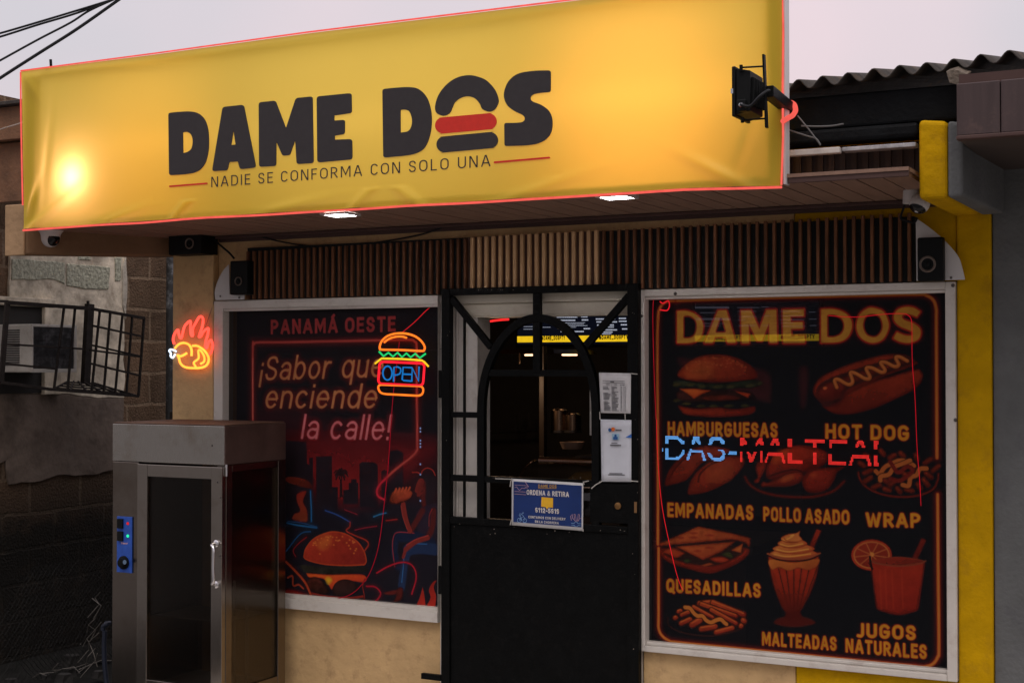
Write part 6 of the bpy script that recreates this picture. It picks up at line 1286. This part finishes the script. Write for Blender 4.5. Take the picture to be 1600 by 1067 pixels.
for lab, xx, y0_, y1_ in (('tall steel cylinder of a drinks machine left of its twin', 874, 641, 672), ('steel cylinder of a drinks machine right of its twin', 895, 648, 672)):
    p0, p1 = W(xx, y0_, 1.5), W(xx, y1_, 1.5); t = thing('drinks_canister', lab, 'canister', (p1.x, 1.5, p1.z), 'steel canisters in the doorway')
    MB().lathe([(0, 0), (.045, 0), (.045, p0.z - p1.z), (.03, p0.z - p1.z + .01), (0, p0.z - p1.z + .01)], (p1.x, 1.5, p1.z), (0, 0, 1), 24).build('body', mat('copper_steel', (.30, .20, .13), .25, metal=1), t, 0, True); MB().lathe([(.047, -.012), (.047, 0), (.0455, .001)], (p1.x, 1.5, p1.z), (0, 0, 1), 20).build('base_ring', STEELD, t, 0, True)
p0 = W(885, 697, 1.3); MB().box((-3.1, 1.32, .95), (-1.9, 1.75, p0.z - .05)).build('x', STEELD).name = 'back_unit'
tag(bpy.data.objects['back_unit'], 'dark steel back unit carrying the canisters inside the doorway', 'kitchen unit')
bw = MB(); p = W(894, 701, 1.25); bw.lathe([(0, 0), (.05, 0), (.065, .035), (.06, .036), (.045, .006), (0, .005)], p, (0, 0, 1), 24); o = bw.build('bowl', mat('clay_bowl', (.42, .28, .20), .6), None, 0, True); tag(o, 'small pale bowl behind the display case', 'bowl')
pl = MB(); p0, p1 = W(842, 560, 1.4), W(850, 560, 1.4); pl.box((p0.x, 1.4, .05), (p1.x, 1.44, W(842, 540, 1.4).z)); o = pl.build('partition_post', mat('brown_post', (.035, .023, .014), .5), None, .003); tag(o, 'thin brown upright post inside the doorway', 'post')
rl = thing('utensil_rail', 'dark rail with hanging ladles on the back wall inside the door', 'rail', W(800, 650, 2.3))
ub = MB(); ub.tube([W(765, 675, 2.3), W(838, 672, 2.3)], .01, 8); ub.build('rail', STEELD, rl, 0, True)
for x_ in (805, 812, 826): MB().tube([W(x_, 673, 2.28), W(x_, 645, 2.28)], .006, 6).build('ladle', STEELD, rl, 0, True)
ch_ = thing('hanging_chain', 'thin bright chain hanging inside the doorway', 'chain', W(812, 560, 1.6)); mb = MB()
for k in range(7): mb.lathe([(.0, 0), (.006, .004), (.004, .016), (0, .018)], W(812 - .1 * k, 556 + 2.2 * k, 1.6), (0, 0, 1), 8)
mb.build('links', mat('warm_steel', (.75, .55, .42), .22), ch_, 0, True)
wb = MB(); p0, p1 = W(921, 585, .30), W(926, 680, .30); wb.box((p0.x, .30, p1.z), (p1.x + .006, .33, p0.z)); o = wb.build('glass_edge_strip', WHITE, None, .002); tag(o, 'narrow pale strip standing just inside the gate', 'strip')

# ================================================================= steel rotisserie cabinet
cb = thing('rotisserie_cabinet', 'stainless steel rotisserie cabinet with glass door and blue control panel', 'cabinet', (-4.21, -.32, 0))
X0, X1, Y0, Y1, ZT, ZH, ZB = -4.528, -3.897, -.54, -.10, 1.422, 1.253, .20
MB().box((X0, Y0, ZH + .002), (X1 - .0005, Y0 + .006, ZT)).build('header', STEEL, cb, .002)
MB().box((X0 + .001, Y0 + .0065, ZH + .002), (X1, Y1, ZT)).build('top_housing', mat('steel_dark_reflection', (.085, .055, .046), .45, metal=.55, var=.4, scale=6), cb, .003)  # same steel as the header, its dark reflection put into the colour
MB().box((X0 + .004, Y0 + .004, ZT + .001), (X1 - .004, Y1 - .004, ZT + .006)).build('top_plate', mat('grease_stained_top', (.10, .055, .035), .6, metal=.3, var=.5), cb, .002)
xA = W(216, 800, Y0).x; xB = W(217.5, 800, Y0).x
MB().box((X0, Y0 + .002, ZB), (xA, Y1, ZH)).build('control_column', STEELB, cb, .003)
gxl, gxr = W(233, 800, Y0).x, W(333, 800, Y0).x; gzt, gzb = W(233, 744, Y0).z, W(231, 1060, Y0).z
dr_ = thing('door', '', ''); bpy.data.objects.remove(dr_)
dm = MB(); dm.box((xB, Y0 - .014, ZB + .01), (gxl, Y0 + .012, ZH - .006)); dm.box((gxr, Y0 - .014, ZB + .01), (X1 - .001, Y0 + .012, ZH - .006))
dm.box((gxl, Y0 - .0135, gzt), (gxr, Y0 + .0115, ZH - .0065)); dm.box((gxl, Y0 - .0135, ZB + .0105), (gxr, Y0 + .0115, gzb))
door = dm.build('door', mat('brushed_steel_door', (.30, .272, .24), .20, metal=1, var=.07, scale=5, bump=.05, bscale=40, stretch=(160, 160, 3), stain=((.13, .09, .06), .4, 6)), cb, .002)
GL = glass('cabinet_glass', (.62, .58, .53), .1, .30, .20)
mb = MB(); mb.box((gxl, Y0 - .002, gzb), (gxr, Y0 + .003, gzt)); o = mb.build('door_glass', GL, cb); o.parent = door; o.matrix_parent_inverse = Matrix.Identity(4); o.location = (0, 0, 0)
def sub(o, par):   # sub-part of a part (parts sit at their thing's frame already)
    o.parent = par; return o
hz0, hz1 = W(340, 848, Y0).z, W(340, 912, Y0).z; hx = W(336, 880, Y0 - .04).x; hxb = W(342, 850, Y0).x
h = MB(); h.tube(sp3([(hxb, Y0 - .014, hz0), (hxb - .006, Y0 - .04, hz0 - .004), (hx, Y0 - .05, hz0 - .02), (hx, Y0 - .052, (hz0 + hz1) / 2), (hx, Y0 - .05, hz1 + .02), (hxb - .006, Y0 - .04, hz1 + .004), (hxb, Y0 - .014, hz1)]), .007, 10)
for z_ in (hz0, hz1): h.lathe([(.015, 0), (.015, .006), (.009, .010), (0, .010)], (hxb, Y0 - .014, z_), (0, -1, 0), 18)
o = h.build('handle', CHROME, cb, 0, True); o.parent = door; o.matrix_parent_inverse = Matrix.Identity(4)
# side
fp = MB(); fp.box((X1 - .05, Y0 + .014, ZB), (X1, Y0 + .055, ZH)); fp.box((X1 - .04, Y1 - .055, ZB), (X1, Y1, ZH)); fp.box((X1 - .03, Y0 + .0555, ZH - .03), (X1 - .001, Y1 - .0555, ZH)); fp.box((X1 - .03, Y0 + .0555, ZB), (X1 - .001, Y1 - .0555, .282)); fp.build('side_frame', STEELB, cb, .002)
MB().box((X1 - .012, Y0 + .0552, .282), (X1 - .008, Y1 - .0552, ZH - .03)).build('side_glass', GL, cb)
MB().box((xA + .002, Y1 - .03, ZB), (X1 - .05, Y1 - .026, ZH)).build('back_glass', glass('back_glass', (.60, .57, .53), .1, .2), cb)
MB().box((xA + .002, Y0 + .02, ZB + .002), (X1 - .052, Y1 - .035, .262)).build('floor_pan', STEELD, cb, .003)
for k in range(3):
    sp_ = MB(); sp_.tube([(-4.10 + .07 * k, -.30, .265), (-4.10 + .07 * k, -.30, .62 + .1 * (k % 2))], .007, 8); sp_.build('spit_rod', STEELD, cb, 0, True)
MB().box((xA + .01, Y0 + .10, .56), (X1 - .06, Y1 - .06, .566)).build('wire_shelf', STEELD, cb)
MB().lathe([(0, 0), (.006, 0), (.006, .05), (0, .05)], (X1 + .004, Y0 + .01, ZH - .045), (0, 0, 1), 10).build('hinge', CHROME, cb, 0, True)
for sx in (X0 + .04, X1 - .04):
    for sy in (Y0 + .04, Y1 - .04): MB().lathe([(.018, 0), (.018, .199)], (sx, sy, 0), (0, 0, 1), 14).build('leg', STEELD, cb, 0, True)
# control panel
YP = Y0 - .0015; pa, pb = W(183.5, 806, YP), W(206.5, 895, YP)
cpn = MB().box((pa.x, YP - .003, pb.z), (pb.x, YP + .002, pa.z)).build('control_panel', mat('blue_panel', (.020, .075, .36), .45, var=.25, scale=30), cb, .001)
def cpart(nm, mb, m_, sm=False):
    o = mb.build(nm, m_, cb, 0, sm); o.parent = cpn; o.matrix_parent_inverse = Matrix.Identity(4); return o
for y_ in (817.5, 837): p = W(189, y_, YP - .003); cpart('rocker_switch', MB().box((p.x - .015, YP - .012, p.z - .021), (p.x + .015, YP - .003, p.z + .021)), BLACKP)
for nm, y_, c_ in (('red_indicator', 817.5, (1, .03, .03)), ('green_indicator', 837, (.03, 1, .45))): p = W(199.5, y_, YP - .004); cpart(nm, MB().lathe([(.007, 0), (.006, .003), (0, .005)], (p.x, YP - .003, p.z), (0, -1, 0), 14), glow(nm, c_, .6 if 'red' in nm else 1.1), True)
p = W(193.5, 878.5, YP - .004); cpart('timer_knob', MB().lathe([(.030, 0), (.030, .006), (.021, .008), (.019, .022), (0, .023)], (p.x, YP - .003, p.z), (0, -1, 0), 24), BLACKP, True)
p = W(194, 878, YP - .03); cpart('knob_cap', MB().lathe([(.010, 0), (.010, .002), (0, .002)], (p.x, YP - .026, p.z), (0, -1, 0), 16), mat('dull_blue_cap', (.10, .16, .24), .4), True)
tm = TextMesh(YP - .004); tm.px('Timer', (189, 849.5), (199.5, 850), 3, t=.2); o = tm.build('panel_text', mat('pink_print', (.7, .4, .4), .5), cb); o.parent = cpn; o.matrix_parent_inverse = Matrix.Identity(4)
# grease spots
for (x_, y_) in ((340, 753), (345, 777), (331.5, 696), (344, 868)): p = W(x_, y_, Y0 - .0145 if y_ > 730 else Y0 - .0005); MB().lathe([(0, .0006), (.004, .0005), (.005, 0)], p, (0, -1, 0), 8).build('spot', STEELD, cb)
hs = MB(); hs.tube(sp3([W(164, y, -.30) + Vector((.01 * math.sin(y), 0, 0)) for y in (985, 978, 976)] + [W(166, 974, -.3), W(172, 973, -.28)]) , .012, 8); hs.tube(sp3([W(164, 985, -.30), W(163, 1010, -.30), W(164, 1040, -.3), W(168, 1075, -.3)]), .012, 8)
o = hs.build('blue_hose', mat('blue_rubber', (.006, .010, .022), .5), None, 0, True); tag(o, 'dark blue hose hanging beside the steel cabinet', 'hose')

# ================================================================= window air conditioner and its cage on the alley wall
ac = thing('air_conditioner', 'old white window air conditioner sticking out of the alley wall', 'air conditioner', (-6.0, .35, 1.64))
FX = -5.85; a_ = WX(50, 508, FX); b__ = WX(120, 582, FX); ya, yb, za2, zb2 = a_.y, b__.y, WX(50, 506, FX).z, WX(60, 582, FX).z
ACW = mat('yellowed_white_paint', (.42, .40, .36), .6, var=.15, stain=((.2, .15, .1), .4, 14))
MB().box((-6.25, ya, zb2), (FX - .012, yb, za2)).build('casing', ACW, ac, .008)
rim = MB(); rim.box((FX - .0118, ya, za2 - .015), (FX, yb, za2)); rim.box((FX - .0118, ya, zb2), (FX, yb, zb2 + .02)); rim.box((FX - .0118, yb - .02, zb2 + .0202), (FX, yb, za2 - .0152)); rim.box((FX - .0118, ya, zb2 + .0202), (FX, ya + .012, za2 - .0152)); rim.build('rim', ACW, ac, .002)
co_ = MB(); co_.box((FX - .0116, ya + .0122, zb2 + .0204), (FX - .008, yb - .0202, za2 - .0154))
k = 0; z_ = zb2 + .024
while z_ < za2 - .018: co_.box((FX - .0078, ya + .0125, z_), (FX - .003, yb - .0205, z_ + .0032)); z_ += .0075
co_.build('condenser_grille', mat('dusty_fins', (.055, .055, .058), .7, metal=.3, var=.7, scale=24, stain=((.25, .25, .26), .6, 12)), ac)
vt = MB(); z_ = zb2 + .04
while z_ < za2 - .03: vt.box((-6.05, ya - .004, z_), (-5.94, ya - .0005, z_ + .006)); z_ += .0125
vt.build('side_vent', mat('black_vent', (.02, .02, .02), .6), ac)
MB().box((-6.20, ya - .30, zb2 - .12), (-6.18, yb + .12, za2 + .11)).build('wall_opening', mat('dark_opening', (.02, .018, .016), .9), ac)
MB().box((-6.19, ya - .32, za2 + .112), (-6.15, yb + .14, za2 + .16)).build('lintel', PLAS, ac, .006)
MB().box((-6.20, yb + .06, zb2 - .13), (-6.155, yb + .19, za2 + .11)).build('reveal', PLAS, ac, .006)
cg_ = thing('iron_cage', 'rusty black iron cage hanging crooked around the air conditioner', 'cage', (-5.9, .45, 1.5))
GX = -5.70; s5 = crop(0, 460, 5.929)
def cw(P): return [WX(x, y, GX) for x, y in s5(P)]
cm = MB()
for P in ([(70, 60), (10, 810)], ): cm.bar(*cw(P), .030, .012, upv=(1, 0, 0))
cm.bar(*cw([(60, 75), (830, 130)]), .020, .02, upv=(1, 0, 0)); cm.bar(*cw([(830, 130), (1335, 220)]), .016, .016, upv=(1, 0, 0)); cm.bar(*cw([(0, 815), (480, 880)]), .016, .016, upv=(1, 0, 0)); cm.bar(*cw([(480, 880), (1282, 942)]), .014, .014, upv=(1, 0, 0)); cm.bar(*cw([(1335, 215), (1282, 942)]), .012, .012, upv=(1, 0, 0))
cm.build('frame', RUST, cg_, .001)
bs = MB()
for P in ([(592, 130), (500, 880)], [(695, 130), (625, 890)], [(925, 150), (848, 905)], [(1022, 170), (960, 915)], [(1135, 190), (1066, 925)], [(1225, 205), (1170, 932)], [(45, 460), (770, 505)], [(830, 515), (1312, 578)], [(30, 640), (520, 690)], [(840, 640), (1290, 750)], [(860, 290), (1312, 388)]):
    bs.bar(*cw(P), .0105, .0105, upv=(1, 0, 0))
bs.build('bars', RUST, cg_)
def cb_(P, X): return [WX(x, y, X) for x, y in s5(P)]
bk_ = MB(); bk_.bar(*cb_([(830, 90), (790, 820)], -6.1), .05, .03, upv=(1, 0, 0)); bk_.bar(*cb_([(815, 60), (815, 120)], -6.1), .012, .012)
bk_.build('back_post', RUST, cg_)
fl_ = MB()
A0, A1, B0, B1 = cw([(480, 885)])[0], cw([(1280, 942)])[0], cb_([(640, 800)], -6.12)[0], cb_([(850, 815)], -6.12)[0]
for k in range(6): t_ = k / 5; fl_.bar(A0.lerp(A1, t_), B0.lerp(B1, t_), .009, .009)
for k in range(4): t_ = .2 + k * .22; fl_.bar(A0.lerp(B0, t_), A1.lerp(B1, t_), .009, .009)
T1 = cw([(1335, 220)])[0]; T2 = cb_([(850, 140)], -6.12)[0]; fl_.bar(T1, T2, .012, .012); m1 = cw([(1312, 575)])[0]; m2 = cb_([(850, 470)], -6.12)[0]; fl_.bar(m1, m2, .010, .010); fl_.bar(A1, B1, .010, .010)
T3 = cw([(70, 65)])[0]; fl_.bar(T3, Vector((-6.19, T3.y - .02, T3.z + .02)), .014, .014)
fl_.build('floor_bars', RUST, cg_)

# ================================================================= torn chain-link fence in the alley
fn = thing('chain_link_fence', 'torn dark chain-link fence hanging in the alley left of the cabinet', 'fence', (-5.6, .2, 0))
cf = MB(); rs = random.Random(12); D_ = .062
def wire(P, r_): cf.tube(P, r_, 4, cap=False)
y0_, z1_ = -.55, 1.02
for i in range(34):
    P = []
    for s_ in (1, -1):
        P = []
        for j in range(20):
            yy = y0_ + (i + (j if s_ > 0 else -j)) * D_ * .5 + (0 if s_ > 0 else .6); zz = .05 + j * D_ * .5
            if not (-.6 < yy < 1.15) or zz > z1_ - .10 * (yy + .6): 
                if len(P) > 1: wire(P, .0014)
                P = []; continue
            P.append(Vector((-5.60 + .035 * mnoise.noise((yy * 2, zz * 2, 1)) + (.003 if j % 2 else -.003), yy, zz)))
        if len(P) > 1: wire(P, .0014)
cf.build('wire_mesh', mat('dull_wire', (.012, .012, .011), .6, metal=.3, var=.5), fn)
tn = MB(); s6 = crop(0, 840, 4.7)
for P in ([(735, 400), (690, 440), (722, 490), (660, 580)], [(738, 540), (705, 590), (660, 635), (625, 695)], [(735, 620), (690, 680), (640, 735), (600, 800), (608, 775)], [(730, 695), (665, 760), (635, 825), (590, 910)], [(690, 810), (660, 870), (620, 950), (580, 990)], [(720, 845), (680, 910), (640, 985), (610, 1020)], [(410, 925), (380, 970), (450, 965), (520, 950), (570, 1000)], [(330, 990), (400, 985), (480, 955), (560, 950), (640, 920)], [(690, 440), (735, 500), (705, 590)], [(660, 635), (690, 680), (665, 760)], [(640, 735), (660, 790), (690, 850), (720, 945)], [(600, 960), (660, 930), (730, 900), (800, 905)], [(230, 1030), (300, 990), (350, 1010)]):
    tn.tube([W(x, y, -.15) + Vector((0, rs.uniform(-.02, .02), 0)) for x, y in s6(P)], .0022, 5)
tn.build('torn_mesh', mat('bright_torn_wire', (.10, .092, .08), .5, metal=.4, var=.6, scale=20), fn)
MB().tube([(-5.58, 1.18, 0), (-5.58, 1.18, .95)], .02, 10).build('post', RUST, fn, 0, True)
rb = MB()
for k in range(26):
    c_ = Vector((rs.uniform(-5.75, -4.75), rs.uniform(-.35, .9), rs.uniform(0, .05))); s_ = rs.uniform(.02, .07)
    rb.hexa([c_ + Vector((s_ * math.cos(a), s_ * math.sin(a) * .8, 0)) for a in (0.2, 1.3, 2.6, 3.9, 5.2)], [c_ + Vector((.7 * s_ * math.cos(a + .2), .6 * s_ * math.sin(a + .2), s_ * .8)) for a in (0.2, 1.3, 2.6, 3.9, 5.2)])
o = rb.build('rubble', mat('dark_rubble', (.014, .013, .012), .95, var=.6, scale=20), None); tag(o, 'scattered dark rubble on the alley ground', 'rubble', None, 'stuff')

# ---------------------------------------------------------------- sub-parts: pieces that belong to one part of their thing
def nest(thing_name, part, kids):
    for th in [o for o in bpy.data.objects if o.parent is None and o.name.split('.')[0] == thing_name]:
        ch = [o for o in th.children]; ps_ = [o for o in ch if o.name.split('.')[0] == part]
        if not ps_: continue
        for o in ch:
            if o.name.split('.')[0] in kids and o is not ps_[0]:
                o.parent = ps_[0]; o.matrix_parent_inverse = Matrix.Identity(4)
for a_, b__, c_ in (('iron_gate', 'lock_plate', ('lock_cylinder', 'latch_plate')), ('flood_lamp', 'housing', ('glass_rim', 'cable_gland', 'junction_box', 'clip')), ('flood_lamp', 'mount_plate', ('bracket',)), ('shop_window', 'window_frame', ('fixing_screw',)),
                    ('loudspeaker', 'surround', ('cone',)), ('security_camera', 'ball', ('lens_window',)), ('menu_screen', 'display', ('yellow_band', 'menu_rows', 'handle_text')), ('order_board', 'blue_field', ('brand_line', 'heading', 'phone_number', 'delivery_line', 'yellow_square', 'burger_icon', 'cyclist_icon', 'fries_icon', 'fries_box_icon', 'underline')),
                    ('paper_notice', 'sheet', ('print_lines',)), ('payment_card', 'sheet', ('print_lines', 'blue_corner', 'blue_dot', 'orange_dot', 'icon_square', 'person_icon')), ('banner_sign', 'vinyl_panel', ('slogan', 'letter', 'bun', 'patty', 'rule')), ('end_plate', 'plate', ('screw',)), ('downlight', 'light_frame', ('light_panel',)), ('air_conditioner', 'casing', ('rim', 'condenser_grille', 'side_vent'))):
    nest(a_, b__, c_)
